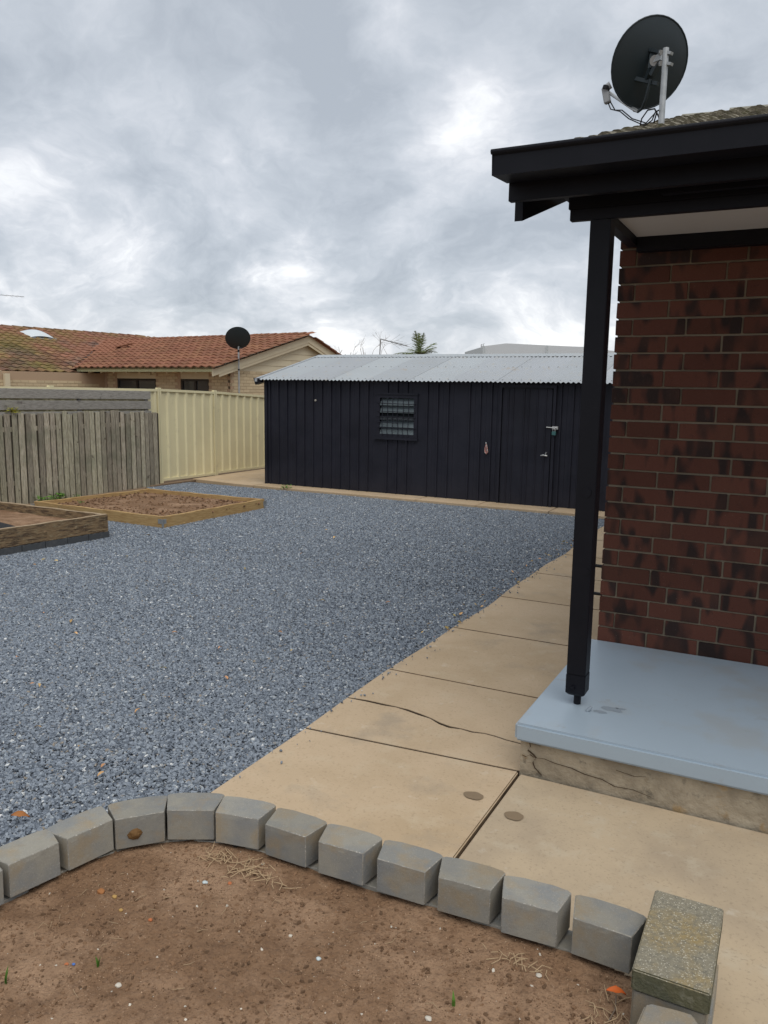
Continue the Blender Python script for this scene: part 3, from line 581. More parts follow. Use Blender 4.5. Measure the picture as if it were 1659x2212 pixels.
wx0, wx1, wz0, wz1 = -6.39, -5.62, .985, 1.72
dx0, dx1, dzt = -4.135, -3.352, 1.838
for k, (x0, x1) in enumerate([(-8.70, -7.95), (-7.95, -7.2), (-7.2, -6.39), (-5.62, -4.9), (-4.9, dx0-.02), (dx1+.05, XRt)]):
    ribwall(x0, x1, .035, ZE, YS-.002*(k % 2), 'wall_sheet', shed, shedpaint)
ribwall(wx0, wx1, .035, wz0, YS, 'wall_sheet', shed, shedpaint); ribwall(wx0, wx1, wz1, ZE, YS, 'wall_sheet', shed, shedpaint)
ribwall(dx0-.02, dx1+.05, dzt+.02, ZE, YS, 'wall_sheet', shed, shedpaint)
for xx, s in ((XL, -1), (XRt, 1)):                     # end walls with gable
    pts = ribprofile(YS, 16.0, .1856, YS+.09); b = MB()
    def top(y): return ZE+(y-YS)*(.475/1.97) if y < 14.03 else ZE+(16.0-y)*(.475/1.97)
    n = len(pts); b.add([(xx+s*h, y, .035) for y, h in pts]+[(xx+s*h, y, top(y)) for y, h in pts], [(i, i+1, n+i+1, n+i) for i in range(n-1)]); b.build('end_wall', shedpaint, shed, recalc=False)
b = MB(); b.box(XL-.02, XL+.04, YS-.024, YS-.0, .03, ZE); b.build('corner_trim', shedpaint, shed)
b = MB(); b.box(XRt-.04, XRt+.022, YS-.024, YS-.0, .03, ZE); b.build('corner_trim', shedpaint, shed)
b = MB(); b.box(XL, XRt, 15.98, 16.0, .03, ZE); b.build('back_wall', shedpaint, shed)
# dark backing so no light comes between the sheets
b = MB(); b.box(XL+.01, wx0, YS+.01, YS+.03, .04, ZE); b.box(wx1, XRt-.01, YS+.01, YS+.03, .04, ZE); b.box(wx0, wx1, YS+.01, YS+.03, .04, wz0); b.box(wx0, wx1, YS+.01, YS+.03, wz1, ZE); b.build('lining', shedpaint, shed)
# roof sheets
zridge = ZE+.475; seams = [-8.80, -8.05, -7.29, -6.53, -5.77, -5.01, -4.25, -3.49, -2.73, -2.36]
for side in (0, 1):
    for k in range(len(seams)-1):
        x0, x1 = seams[k], seams[k+1]+.03; n = max(8, int((x1-x0)/.0127)); xs_ = [x0+(x1-x0)*i/n for i in range(n+1)]
        ya0, yb0 = (11.90, 14.02) if side == 0 else (16.15, 14.04); vs = []
        for y, z in ((ya0, ZE-.02), (yb0, zridge+.005)):
            vs += [(x, y, z+.012+.0105*math.cos(2*math.pi*(x+8.8)/.0762)+(.003 if k % 2 else 0)) for x in xs_]
        b = MB(); b.add(vs, [(i, i+1, n+2+i, n+1+i) for i in range(n)], True); o = b.build('roof_sheet', zinc, shed, recalc=False)
b = MB()
for k in range(30): pass
xs_ = np.linspace(-8.8, -2.38, 4)
b.add([(x, y, z) for y, z in ((13.86, zridge-.012), (14.03, zridge+.045), (14.2, zridge-.012)) for x in (-8.8, -2.37)], [(0, 1, 3, 2), (2, 3, 5, 4)]); b.build('ridge_capping', zinc, shed)
b = MB(); b.hexa([(-8.83, 11.90, ZE-.045), (-8.78, 11.90, ZE-.045), (-8.78, 14.03, zridge-.02), (-8.83, 14.03, zridge-.02)], [(-8.83, 11.90, ZE+.012), (-8.78, 11.90, ZE+.012), (-8.78, 14.03, zridge+.035), (-8.83, 14.03, zridge+.035)]); b.build('barge_flashing', zinc, shed)
b = MB(); b.hexa([(-8.84, 11.93, ZE-.10), (-8.72, 11.93, ZE-.06), (-8.72, 12.04, ZE-.06), (-8.84, 12.04, ZE-.10)], [(-8.86, 11.90, ZE+.02), (-8.74, 11.90, ZE+.012), (-8.74, 12.04, ZE+.012), (-8.86, 12.04, ZE+.02)]); b.build('eave_bracket', shedpaint, shed)
rv = MB()
for k in range(len(seams)-1):
    for x in np.arange(seams[k]+.08, seams[k+1], .152):
        for t in (.05, .5, .93):
            y = 11.90+2.12*t; z = ZE-.02+(zridge+.025-ZE)*t+.022; x_ = round((x+8.8)/.0762)*.0762-8.8; rv.box(x_-.008, x_+.008, y-.008, y+.008, z, z+.008)
tag(rv.build('roof_screw', galv, shed, recalc=False), kind='stuff')
# window
win = MB(); fr = .065
for (a0, a1, z0, z1) in ((wx0, wx0+fr, wz0, wz1), (wx1-fr, wx1, wz0, wz1), (wx0+fr, wx1-fr, wz1-fr, wz1), (wx0+fr, wx1-fr, wz0, wz0+fr)): win.box(a0, a1, YS-.022, YS+.012, z0, z1)
win.box(wx0-.02, wx1+.015, YS-.04, YS-.022, wz1-.008, wz1+.016); win.box(wx0-.03, wx1+.02, YS-.05, YS-.018, wz0-.03, wz0)
window = win.build('window', shedpaint, shed)
b = MB(); b.box(wx0+.06, wx1-.06, YS+.12, YS+.13, wz0+.05, wz1-.05); b.build('dark_backing', blackplastic, window)
zz = np.linspace(wz0+fr, wz1-fr, 6)
for i in range(5):
    z0, z1 = zz[i], zz[i+1]; op = (.045 if i != 2 else .075)
    b = MB(); b.hexa([(wx0+fr, YS-.005+(-op*.3), z0-.004), (wx1-fr, YS-.005-op*.3, z0-.004), (wx1-fr, YS+.001-op*.3, z0-.004), (wx0+fr, YS+.001-op*.3, z0-.004)], [(wx0+fr, YS+.0+op, z1), (wx1-fr, YS+op, z1), (wx1-fr, YS+.006+op, z1), (wx0+fr, YS+.006+op, z1)])
    b.build('pane', louvreglass if i != 2 else darkglass, window)
random.seed(5)
for i in range(6):
    x = wx0+fr+.06+i*.098; dxx = random.uniform(-.012, .012)
    b = MB(); b.tube([(x+random.uniform(-.025, .025), YS-.034, wz1-fr+.01), (x, YS-.045, wz1-fr-.04), (x+dxx, YS-.045, (wz0+wz1)/2), (x-dxx, YS-.045, wz0+fr+.05), (x, YS-.036, wz0+.03)], .0065, 6); b.build('security_bar', shedpaint, window)
for z in (1.565, 1.43, 1.34, 1.25, 1.155):
    b = MB(); b.tube([(wx0+.02, YS-.03, z+.006), (wx0+.12, YS-.052, z), (wx1-.12, YS-.052, z-.008), (wx1-.03, YS-.03, z-.004)] if z != 1.25 else [(wx0+.02, YS-.03, z), (wx0+.12, YS-.052, z), (wx0+.43, YS-.052, z-.012)], .006, 6); b.build('security_bar', shedpaint, window)
# door
pts = [(dx0, 0)]
for c_ in (.09, .17, .345, .42, .555, .69): pts += [(dx0+c_-.016, 0), (dx0+c_-.006, .012), (dx0+c_+.006, .012), (dx0+c_+.016, 0)]
pts += [(dx1, 0)]; n = len(pts); b = MB(); b.add([(x, YS-.03-h, z) for z in (.02, dzt) for x, h in pts], [(i, i+1, n+i+1, n+i) for i in range(n-1)])
b.box(dx0, dx0+.012, YS-.034, YS-.006, .02, dzt); b.box(dx1-.012, dx1, YS-.034, YS-.006, .02, dzt); b.box(dx0, dx1, YS-.034, YS-.006, dzt-.012, dzt)
door = b.build('door', shedpaint, shed, recalc=False)
b = MB(); b.box(dx0-.055, dx0-.018, YS-.045, YS, .03, dzt+.06); b.box(dx1+.018, dx1+.062, YS-.045, YS, .03, dzt+.06); b.box(dx0-.018, dx1+.018, YS-.045, YS, dzt+.018, dzt+.06); b.build('door_frame', shedpaint, shed)
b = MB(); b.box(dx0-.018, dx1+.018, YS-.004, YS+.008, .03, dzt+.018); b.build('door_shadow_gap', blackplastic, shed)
hx = -3.433; b = MB(); b.tube([(hx+.03, YS-.03, .832), (hx+.03, YS-.075, .832)], .012, 10); b.tube([(hx-.05, YS-.078, .826), (hx-.01, YS-.08, .835), (hx+.055, YS-.078, .824)], [.007, .011, .009], 8); b.tube([(hx+.02, YS-.06, .85), (hx+.035, YS-.06, .88)], .008, 8); b.build('handle', chrome, door)
b = MB(); b.tube([(-3.42, YS-.05, 1.262), (-3.25, YS-.05, 1.255)], .009, 8); b.box(-3.33, -3.24, YS-.05, YS-.026, 1.235, 1.28); b.box(-3.30, -3.28, YS-.075, YS-.03, 1.235, 1.262); b.build('latch', chrome, shed)
b = MB(); b.tube([(-3.31, YS-.07, 1.20), (-3.312, YS-.07, 1.24), (-3.295, YS-.07, 1.262), (-3.276, YS-.07, 1.24), (-3.276, YS-.07, 1.20)], .0055, 6, caps=False); 
pad = thing('padlock', 'small teal padlock hanging from the silver latch of the shed door', 'padlock', (-3.293, YS-.07, 1.15)); b.build('shackle', chrome, pad)
b = MB(); b.box(-3.325, -3.26, YS-.085, YS-.055, 1.145, 1.205); b.build('lock_body', brass, pad, bevel=.006)
hk = thing('hanging_strap', 'small red and white strap hanging on the shed wall left of the door', 'strap', (-4.39, YS-.03, .80))
b = MB(); b.tube([(-4.40, YS-.02, .985), (-4.395, YS-.035, .97), (-4.39, YS-.03, .955)], .006, 6); b.build('hook', chrome, hk)
b = MB(); b.tube([(-4.39, YS-.03, .965), (-4.408, YS-.03, .90), (-4.405, YS-.03, .83), (-4.385, YS-.03, .805), (-4.366, YS-.03, .84), (-4.378, YS-.03, .91), (-4.39, YS-.03, .965)], [.006, .008, .014, .014, .014, .009, .006], 8); b.build('strap_loop', redtag, hk)
b = MB(); b.tube([(-7.62, YS-.004, 1.585), (-7.62, YS-.02, 1.583)], [.02, .016], 8); b.build('bare_spot', white_m, shed)

# ------------------------------------------------------------------ cream steel fence
cf = thing('steel_fence', 'cream ribbed steel fence panels between the timber fence and the dark shed', 'fence', (-10.36, 11.5, 0))
XF = -10.36
posts = [(14.9, 1.70, 1.60), (12.63, 1.71, 1.64), (11.06, 1.752, 1.71), (8.70, 1.770, 1.74), (6.35, 1.77, 1.77), (4.0, 1.78, 1.78)]
for i, (y, zt, _) in enumerate(posts):
    b = MB(); b.box(XF-.03, XF+.03, y-.045, y+.045, -.08, zt+.012 if i != 0 else zt)
    if i in (1, 2): b.box(XF+.03, XF+.034, y-.008, y+.008, -.08, zt-.03)
    b.build('post', fencecream, cf, bevel=.004)
for i in range(len(posts)-1):
    (y1, z1, e1), (y0, z0, e0) = posts[i], posts[i+1]
    y0 += .047; y1 -= .047
    z0t = z0-.01; z1t = (z1 if i else 1.60)-.012
    b = MB()
    for za_, zb_, wd in ((z0t, z1t, .026), (.10, .08, .022)):
        b.hexa([(XF-wd, y0, za_-.045), (XF+wd, y0, za_-.045), (XF+wd, y1, zb_-.045), (XF-wd, y1, zb_-.045)], [(XF-wd, y0, za_), (XF+wd, y0, za_), (XF+wd, y1, zb_), (XF-wd, y1, zb_)])
    b.build('rail', fencecream, cf)
    nr = max(3, round((y1-y0)/.235)); pts = []
    for k in range(nr):
        a_ = y0+(y1-y0)*k/nr; w_ = (y1-y0)/nr; pts += [(a_, 0), (a_+w_*.62, 0), (a_+w_*.72, .028), (a_+w_*.9, .028)]
    pts.append((y1, 0)); n = len(pts); vs = [(XF-.010+h, y, .07) for y, h in pts]+[(XF-.010+h, y, z0t-.03+(z1t-z0t)*(y-y0)/(y1-y0)) for y, h in pts]
    b = MB(); b.add(vs, [(i2, i2+1, n+i2+1, n+i2) for i2 in range(n-1)]); b.build('panel', fencecream, cf, recalc=False)
# dark soil / litter strip at its foot
b = MB(); b.prism([(-10.45, 10.6), (-10.2, 10.7), (-10.18, 11.7), (-10.25, 12.2), (-10.28, 14.5), (-10.45, 14.5)], -.05, .02); tag(b.build('soil_strip', dirt), kind='structure')

# ------------------------------------------------------------------ timber paling fence and board screen
pf = thing('paling_fence', 'low weathered grey timber paling fence beside the raised garden beds', 'fence', (-10.25, 8.5, 0))
random.seed(21); y = 4.3; PEND = 10.93; k = 0
while y < PEND-.06:
    wd = random.uniform(.088, .104); h = 1.36+random.uniform(-.02, .025)-(.03 if y > 10 else 0)+.012*(8-y)*.2; off = random.uniform(0, .009); x = -10.27+off; lean = random.uniform(-.008, .008); tilt_ = random.uniform(-.01, .01)
    y1 = min(y+wd, PEND); jag = random.uniform(-.008, .008)
    b = MB(); b.hexa([(x-.018, y, -.05), (x, y, -.05), (x, y1-.004, -.05), (x-.018, y1-.004, -.05)], [(x-.018+lean, y+tilt_, h), (x+lean, y+tilt_, h), (x+lean-.004, y1-.004+tilt_, h+jag), (x-.018+lean, y1-.004+tilt_, h+jag)])
    b.build('paling', palingwood, pf, bevel=.002, seg=1); b2_ = MB(); b2_.box(x-.040, x-.0225, y1-.03, y1+.045, -.05, h-.02); b2_.build('gap_shade_strip', shadewood, pf); y = y1+random.uniform(.012, .022); k += 1
for z in (.3, 1.1): b = MB(); b.box(-10.335, -10.29, 4.3, 10.9, z, z+.07); b.build('rail', palingwood, pf)
sf = thing('board_screen', 'three wide grey horizontal boards standing above the paling fence', 'fence', (-10.31, 8.5, 1.3))
for i, (z0, z1, ye) in enumerate([(1.555, 1.70, 10.80), (1.385, 1.525, 10.80), (1.215, 1.355, 10.81)]):
    for (ya_, yb_, dz) in ((4.2, 8.86, .035), (8.868, ye, .0)) if i == 2 else ((4.2, ye, .02),):
        b = MB(); sl_ = .012*(ye-ya_)
        b.hexa([(-10.325, ya_, z0+sl_), (-10.298, ya_, z0+sl_), (-10.298, yb_, z0+.012*(ye-yb_)), (-10.325, yb_, z0+.012*(ye-yb_))], [(-10.325, ya_, z1+sl_), (-10.298, ya_, z1+sl_), (-10.298, yb_, z1+.012*(ye-yb_)), (-10.325, yb_, z1+.012*(ye-yb_))])
        b.build('board', greywood, sf, bevel=.003, seg=1)
for yy in (5.4, 9.22, 10.72): b = MB(); b.box(-10.337, -10.3265, yy-.04, yy+.04, .0, 1.67); b.build('post', greywood, sf)

# ------------------------------------------------------------------ raised beds
def sleeper(p, q, z0, z1, th, m, parent, name='sleeper', topm=None):
    d = Vector((q[0]-p[0], q[1]-p[1], 0)).normalized(); n_ = Vector((-d.y, d.x, 0))*th
    P_, Q_ = Vector((*p, 0)), Vector((*q, 0)); b = MB()
    N_ = 24; L_ = (Q_-P_).length; rr = random.Random(int(L_*1000)+int(z1*77))
    vs = []
    for i in range(N_+1):
        c_ = P_.lerp(Q_, i/N_); wv = .003*math.sin(i*.9+rr.random()*.5)
        for nn, z in ((0, z0), (0, z1), (1, z1), (1, z0)):
            vs.append(c_+n_*nn+Vector((0, 0, z+(wv if z == z1 else 0))))
    fs = [(4*i+a, 4*i+(a+1) % 4, 4*(i+1)+(a+1) % 4, 4*(i+1)+a) for i in range(N_) for a in range(4)]+[(0, 1, 2, 3), (4*N_+3, 4*N_+2, 4*N_+1, 4*N_)]
    b.add(vs, fs); return b.build(name, m, parent, bevel=.004, seg=2)
def soilpatch(name, quad, z, amp, label_, seed, n=60, m=None):
    q = [np.array(p, float) for p in quad]
    def fn(a, b_):
        p = (q[0]*(1-a)+q[1]*a)*(1-b_)+(q[3]*(1-a)+q[2]*a)*b_
        e = min(a, 1-a, b_, 1-b_)
        return (p[0], p[1], z+amp*float(fbm(p[0], p[1], seed, 4, 1.3))+.02*(math.sin(math.pi*a)*math.sin(math.pi*b_))+abs(amp)*.5*max(0, float(fbm(p[0], p[1], seed+3, 3, 4)))*1.0)
    b = MB(); vs, fs = grid(fn, n, n); b.add(vs, fs, True); return b
bed2 = thing('raised_bed', 'low raised garden bed framed in new yellow pine sleepers, filled with brown soil', 'garden bed', (-8.3, 8.7, 0), 'raised garden beds')
F_, R_, B_, L_ = (-7.16, 7.66), (-7.06, 9.72), (-9.36, 9.70), (-9.64, 7.72)
zt = .135
sleeper(R_, F_, -.03, zt, -.05, newsleeper, bed2); sleeper(F_, L_, -.03, zt, -.05, newsleeper, bed2)
sleeper(L_, B_, -.03, zt-.005, -.05, newsleeper, bed2); sleeper(B_, R_, -.03, zt, -.05, newsleeper, bed2)
for (px_, py_) in (F_, R_, L_):
    b = MB(); ddx = 1 if px_ > -8 else -1
    b.box(px_-.0, px_+.004*ddx, py_-.02, py_+.06, .045, .105) if ddx > 0 else b.box(px_-.006, px_, py_-.02, py_+.06, .03, .10)
    b.box(px_-.08*1, px_+.004, py_-.005, py_-.001, .045, .105); b.box(px_-.012, px_+.006, py_-.012, py_+.012, -.0, .05); b.build('corner_bracket', galv, bed2)
b = soilpatch('soil', [(F_[0]-.05, F_[1]+.05), (R_[0]-.05, R_[1]-.05), (B_[0]+.05, B_[1]-.05), (L_[0]+.05, L_[1]+.05)], .075, .012, None, 8, 90)
tag(b.build('bed_soil', soil_m, bed2, recalc=False), kind='stuff')
bed1 = thing('raised_bed', 'raised garden bed of old dark knotty sleepers standing on grey pavers, at left edge', 'garden bed', (-8.3, 5.9, 0), 'raised garden beds')
f1, r1, b1, l1 = (-7.50, 4.9), (-7.26, 6.83), (-9.7, 6.86), (-9.7, 4.9)
sleeper(r1, f1, .07, .27, -.055, oldsleeper, bed1); sleeper(b1, r1, .07, .27, -.055, oldsleeper, bed1); sleeper(f1, l1, .07, .27, -.055, oldsleeper, bed1)
sleeper((r1[0]-.003, r1[1]-.003), (f1[0]-.003, f1[1]), .270, .277, -.049, sleepertop, bed1, 'weathered_top'); sleeper((b1[0], b1[1]-.003), (r1[0]-.06, r1[1]-.003), .270, .277, -.049, sleepertop, bed1, 'weathered_top')
d1 = (Vector(r1)-Vector(f1)); 
for k in range(7):
    a = Vector(f1)+d1*(k/7); c_ = Vector(f1)+d1*((k+1)/7-.004); off = Vector((.012, 0))
    sleeper((c_.x+.012, c_.y+(.012 if k == 6 else 0)), (a.x+.012, a.y), -.03, .068, -.10, darkblock, bed1, 'paver')
for fr_, zk in ((.32, .20), (.58, .19), (.78, .185)):
    p = Vector(f1)+d1*fr_; b = MB(); b.tube([(p.x+.0, p.y, zk-.02), (p.x+.006, p.y, zk-.02)], [.026, .015], 12); b.build('knot', oldsleeper, bed1)
b = soilpatch('soil', [(-7.55, 4.9), (-7.32, 6.77), (-9.7, 6.8), (-9.7, 4.9)], .17, .012, None, 12, 60)
tag(b.build('bed_soil', soil_m, bed1, recalc=False), kind='stuff')
b = MB(); vs, fs = grid(lambda a, c_: (-8.35+a*.85, 5.0+c_*1.0, .165+.16*math.sin(math.pi*a)**.6*math.sin(math.pi*c_)**.6), 18, 18); b.add(vs, fs, True)
tag(b.build('weed_mat', greymat, recalc=False), 'dark mound of weed mat lying on the soil of the old sleeper bed', 'weed mat')
b = MB(); b.prism([(-10.3, 7.6), (-9.72, 7.5), (-9.72, 9.8), (-10.25, 10.6)], -.05, .004); tag(b.build('edging_strip', dirt), kind='structure')
b = MB(); b.prism([(-10.25, 6.95), (-9.66, 6.95), (-9.66, 7.66), (-10.25, 7.75)], -.05, .03); o = b.build('paving_slab', concrete2, bevel=.005); tag(o, 'pale grey paving slab between the two raised beds at the paling fence', 'paving slab')

# ------------------------------------------------------------------ garden block wall
gw = thing('block_wall', 'curved garden wall of grey tapered concrete blocks around the soil bed', 'garden wall', (-1.3, 2.2, 0))
ZT, ZB = .25, .128
blks = [(qA, (0, 435), (262, 335), (355, 405), (100, 560)), (qA, (262, 320), (610, 190), (668, 270), (400, 390)), (qA, (620, 190), (975, 118), (975, 220), (690, 270)), (qA, (980, 115), (1325, 135), (1270, 215), (980, 215)),
        (qA, (1345, 130), (1640, 210), (1530, 275), (1275, 230)), (qB, (150, 50), (440, 145), (305, 222), (68, 145)), (qB, (435, 152), (765, 238), (645, 328), (382, 252)), (qB, (775, 243), (1118, 330), (1010, 428), (730, 352)), (qB, (1130, 335), (1492, 438), (1395, 540), (1093, 462)),
        None, (qC, (430, 185), (885, 335), (785, 478), (415, 355))]
C_ = []
for e in blks:
    if e is None: C_.append(None); continue
    pts = [onZ(*e[0](*p), ZT)[:2] for p in e[1:]]; C_.append(pts)
# derive centre + direction for each block, then lay the moulded block shape there
def frame(p):
    bl2, br2, fr2, fl2 = [np.array(v) for v in p]
    mid = (fr2+fl2)/2; back = (bl2+br2)/2; d = fr2-fl2; d = d/np.linalg.norm(d); n_ = np.array([-d[1], d[0]])
    return mid, d, n_
FR = [frame(p) if p else None for p in C_]
mid0, d0, n0 = FR[0]; d0 = FR[1][1]*.6+np.array([.25, .97])*.4; d0 /= np.linalg.norm(d0); FR[0] = (np.array([C_[0][2]])[0]-d0*.0875, d0, np.array([-d0[1], d0[0]]))
FR[9] = ((FR[8][0]+FR[10][0])/2, FR[8][1], FR[8][2])
FR.insert(0, (FR[0][0]-np.array([.1, .98])*.205, np.array([.08, .996]), np.array([-.996, .08])))
FR.insert(0, (FR[0][0]-np.array([.0, 1])*.21, np.array([.0, 1.]), np.array([-1., .0])))
FR.insert(0, (FR[0][0]-np.array([.0, 1])*.21, np.array([.0, 1.]), np.array([-1., .0])))
WF, WB, DP = .174, .222, .125
def blockmesh(seed, h):
    r = random.Random(seed); b = MB(); ch = .022
    out_ = [(-WF/2, 0), (WF/2, 0), (WB/2-.001, DP*.90), (WB/2-.013, DP*.975), (.05, DP+.005), (-.05, DP+.005), (-WB/2+.013, DP*.975), (-WB/2+.001, DP*.90)]
    b.prism(out_, 0, h); me = b.mesh('block', block_m); me.materials.append(edge_m); bm = bmesh.new(); bm.from_mesh(me)
    bmesh.ops.recalc_face_normals(bm, faces=bm.faces)
    bmesh.ops.bevel(bm, geom=[e for e in bm.edges if e.calc_face_angle(0) > .5], offset=.0024, segments=1, affect='EDGES', material=1)
    bmesh.ops.subdivide_edges(bm, edges=[e for e in bm.edges if e.calc_length() > .03], cuts=6, use_grid_fill=True)
    bmesh.ops.triangulate(bm, faces=[f for f in bm.faces if len(f.verts) > 4])
    for v in bm.verts:
        edge = (abs(v.co.z-h) < .008 and (v.co.y < .008))
        a = .0008 if edge else .0002
        v.co += Vector((r.uniform(-a, a), r.uniform(-a, a)+(r.uniform(0, .0012) if edge else 0), r.uniform(-a, a)-(r.uniform(0, .0012) if edge else 0)))
    bm.to_mesh(me); bm.free(); return me
bmA = [blockmesh(i, ZT-ZB) for i in range(4)]; bmB = [blockmesh(20+i, .13) for i in range(2)]
random.seed(2)
for i, (m_, d, n_) in enumerate(FR):
    ang = math.atan2(d[1], d[0]); o = inst('block', bmA[i % 4], gw, (m_[0]+random.uniform(-.003, .003), m_[1]+random.uniform(-.003, .003), ZB+random.uniform(.001, .004)), (random.uniform(-.012, .012), random.uniform(-.012, .012), ang+random.uniform(-.02, .02)))
for i in range(len(FR)-1):                              # lower course, staggered
    (a, da, na), (c_, dc, nc) = FR[i], FR[i+1]; m_ = (a+c_)/2; d = da+dc; d /= np.linalg.norm(d); n_ = np.array([-d[1], d[0]])
    o = inst('block', bmB[i % 2], gw, (m_[0]+n_[0]*.034, m_[1]+n_[1]*.034, -.012), (0, 0, math.atan2(d[1], d[0])))
    o.scale = (1.0, .74, 1)
# corner stack under the capping slab
b = MB(); b.box(-.272, -.074, 2.012, 2.402, -.01, .12); b.build('block', block_m, gw, bevel=.004)
for k, yy in enumerate((1.86, 1.645, 1.43)):
    inst('block', bmB[k % 2], gw, (-.262, yy+.04, -.005), (0, 0, -math.pi/2), (1, 1.5, 1)) if False else None
b = MB(); b.box(-.268, -.08, 2.02, 2.398, .122, .238); b.build('block', block_m, gw, bevel=.005)
b = MB(); b.box(-.272, -.076, 1.40, 2.008, -.01, .12); b.build('block', block_m, gw, bevel=.004)
b = MB(); b.prism([(-.243, 1.83), (-.09, 1.83), (-.093, 1.97), (-.112, 2.0), (-.15, 1.998), (-.215, 1.988), (-.228, 1.975)], .121, .242); b.build('block', block_m, gw, bevel=.006, seg=3)
b = MB(); b.prism([(-.25, 1.60), (-.09, 1.60), (-.09, 1.82), (-.235, 1.82)], .121, .242); b.build('block', block_m, gw, bevel=.006, seg=3)
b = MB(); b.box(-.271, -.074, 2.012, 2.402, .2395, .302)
cap = b.build('capping_slab', lichen_m, bevel=.004, seg=2); cap.data.materials.append(mat('algae_shaded_side', (.10, .095, .055), .95, var=[(60, 4, .5, .68, (.2, .19, .14), .6), (12, 4, .5, .7, (.07, .075, .05), .7)], bump=[(120, .8, .005)]))  # side colour is algae plus shading painted in, darker than the top
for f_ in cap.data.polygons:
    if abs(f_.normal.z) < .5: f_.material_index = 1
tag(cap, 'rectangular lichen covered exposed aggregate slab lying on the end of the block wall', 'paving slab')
b = MB(); r_ = random.Random(4); n = 10
vs = []
for j in range(5):
    for k in range(n): a = 2*math.pi*k/n; rr = .024*math.cos(j/4*1.4)*r_.uniform(.75, 1.15); vs.append((a, j, rr))
mid3, d3, n3 = FR[5]; cc = mid3-d3*.02-n3*.0
pts = [(cc[0]+d3[0]*rr*1.2*math.cos(a)-n3[0]*(.0+.004*j), cc[1]+d3[1]*rr*1.2*math.cos(a)-n3[1]*(.004*j), .185+rr*math.sin(a)) for a, j, rr in vs]
b.add(pts, [(j*n+k, j*n+(k+1) % n, (j+1)*n+(k+1) % n, (j+1)*n+k) for j in range(4) for k in range(n)]+[tuple(range(4*n, 5*n))]); b.build('rusty_lump', rust, gw)

# ------------------------------------------------------------------ foreground soil
mids = [f[0]+f[2]*.06 for f in FR]
soilpoly = [(-2.30, -1.5)]+[tuple(m_) for m_ in mids if m_[1] > .4]+[(-.2, 2.2), (-.2, -1.5)]
nx, ny = 230, 330; X0, X1, Y0, Y1 = -2.5, -.18, -1.0, 2.28
gx, gy = np.meshgrid(np.linspace(X0, X1, nx+1), np.linspace(Y0, Y1, ny+1))
hz = .108+.010*fbm(gx, gy, 31, 4, .8)+.0035*fbm(gx, gy, 32, 4, 5)+.0030*np.maximum(0, fbm(gx, gy, 33, 3, 14))
vs = [(float(a), float(b_), float(c_)) for a, b_, c_ in zip(gx.ravel(), gy.ravel(), hz.ravel())]
keep = np.array([[inpoly(gx[j, i], gy[j, i], soilpoly) for i in range(0, nx+1)] for j in range(0, ny+1)])
fs = [(j*(nx+1)+i, j*(nx+1)+i+1, (j+1)*(nx+1)+i+1, (j+1)*(nx+1)+i) for j in range(ny) for i in range(nx) if keep[j, i] and keep[j+1, i+1]]
b = MB(); b.add(vs, fs, True); so = b.build('garden_soil', soil_m, origin=(0, 0, 0), recalc=False); tag(so, kind='structure')
def soilz(x, y):
    i = int(round((x-X0)/(X1-X0)*nx)); j = int(round((y-Y0)/(Y1-Y0)*ny)); return float(hz[min(max(j, 0), ny), min(max(i, 0), nx)])
n2x, n2y = 58, 66; st = 4
vs2 = [vs[(j*5)*(nx+1)+i*4 if False else min(j*5, ny)*(nx+1)+min(i*4, nx)] for j in range(n2y+1) for i in range(n2x+1)]
vs2, fs2 = [], []; iy = list(range(0, ny+1, 5)); ix = list(range(0, nx+1, 5))
for j in iy:
    for i in ix: vs2.append((float(gx[j, i]), float(gy[j, i]), float(hz[j, i])))
W_ = len(ix)
for a in range(len(iy)-1):
    for c_ in range(len(ix)-1):
        if keep[iy[a], ix[c_]] and keep[iy[a+1], ix[c_+1]] and gy[iy[a], 0] > .4: fs2.append((a*W_+c_, a*W_+c_+1, (a+1)*W_+c_+1, (a+1)*W_+c_))
o = scatter('soil_clods', clod_m, vs2, fs2, lambda v: 1500+1300*max(0, float(fbm(v[0], v[1], 40, 2, 1.2))), .0025, .015, 61, lift=.001, flat=.7, sub=2); tag(o, 'small clods of brown soil strewn over the garden bed', 'clods', kind='stuff')
o = scatter('soil_grit', clod_m, vs2, fs2, lambda v: 9000, .0015, .005, 66, lift=.0, flat=.8); tag(o, 'fine crumbs of soil over the garden bed', 'soil crumbs', kind='stuff')
o = scatter('sand_grit', mat('sand_grain', (.42, .29, .19), .95, objrand=.3, coords='obj'), vs2, fs2, lambda v: 3500*max(.15, .5+float(fbm(v[0], v[1], 44, 3, 1.6))), .0012, .0045, 68, lift=.0, flat=.8); tag(o, 'pale sandy grains over the garden bed', 'sand', kind='stuff')
o = scatter('pebbles', white_m, vs2, fs2, lambda v: 60, .003, .012, 71, lift=.001, flat=.6, sub=2); tag(o, 'tiny pale pebbles and chips scattered on the garden soil', 'pebbles', kind='stuff')
# clods in the raised bed
vsb, fsb = grid(lambda a, c_: (-9.5+2.35*a+.1*c_, 7.8+1.8*c_, .09), 4, 4)
o = scatter('bed_clods', clod_m, vsb, fsb, lambda v: 260, .01, .045, 91, lift=.0, flat=.6, sub=2); tag(o, 'brown clods on the soil of the pine framed bed', 'clods', kind='stuff')
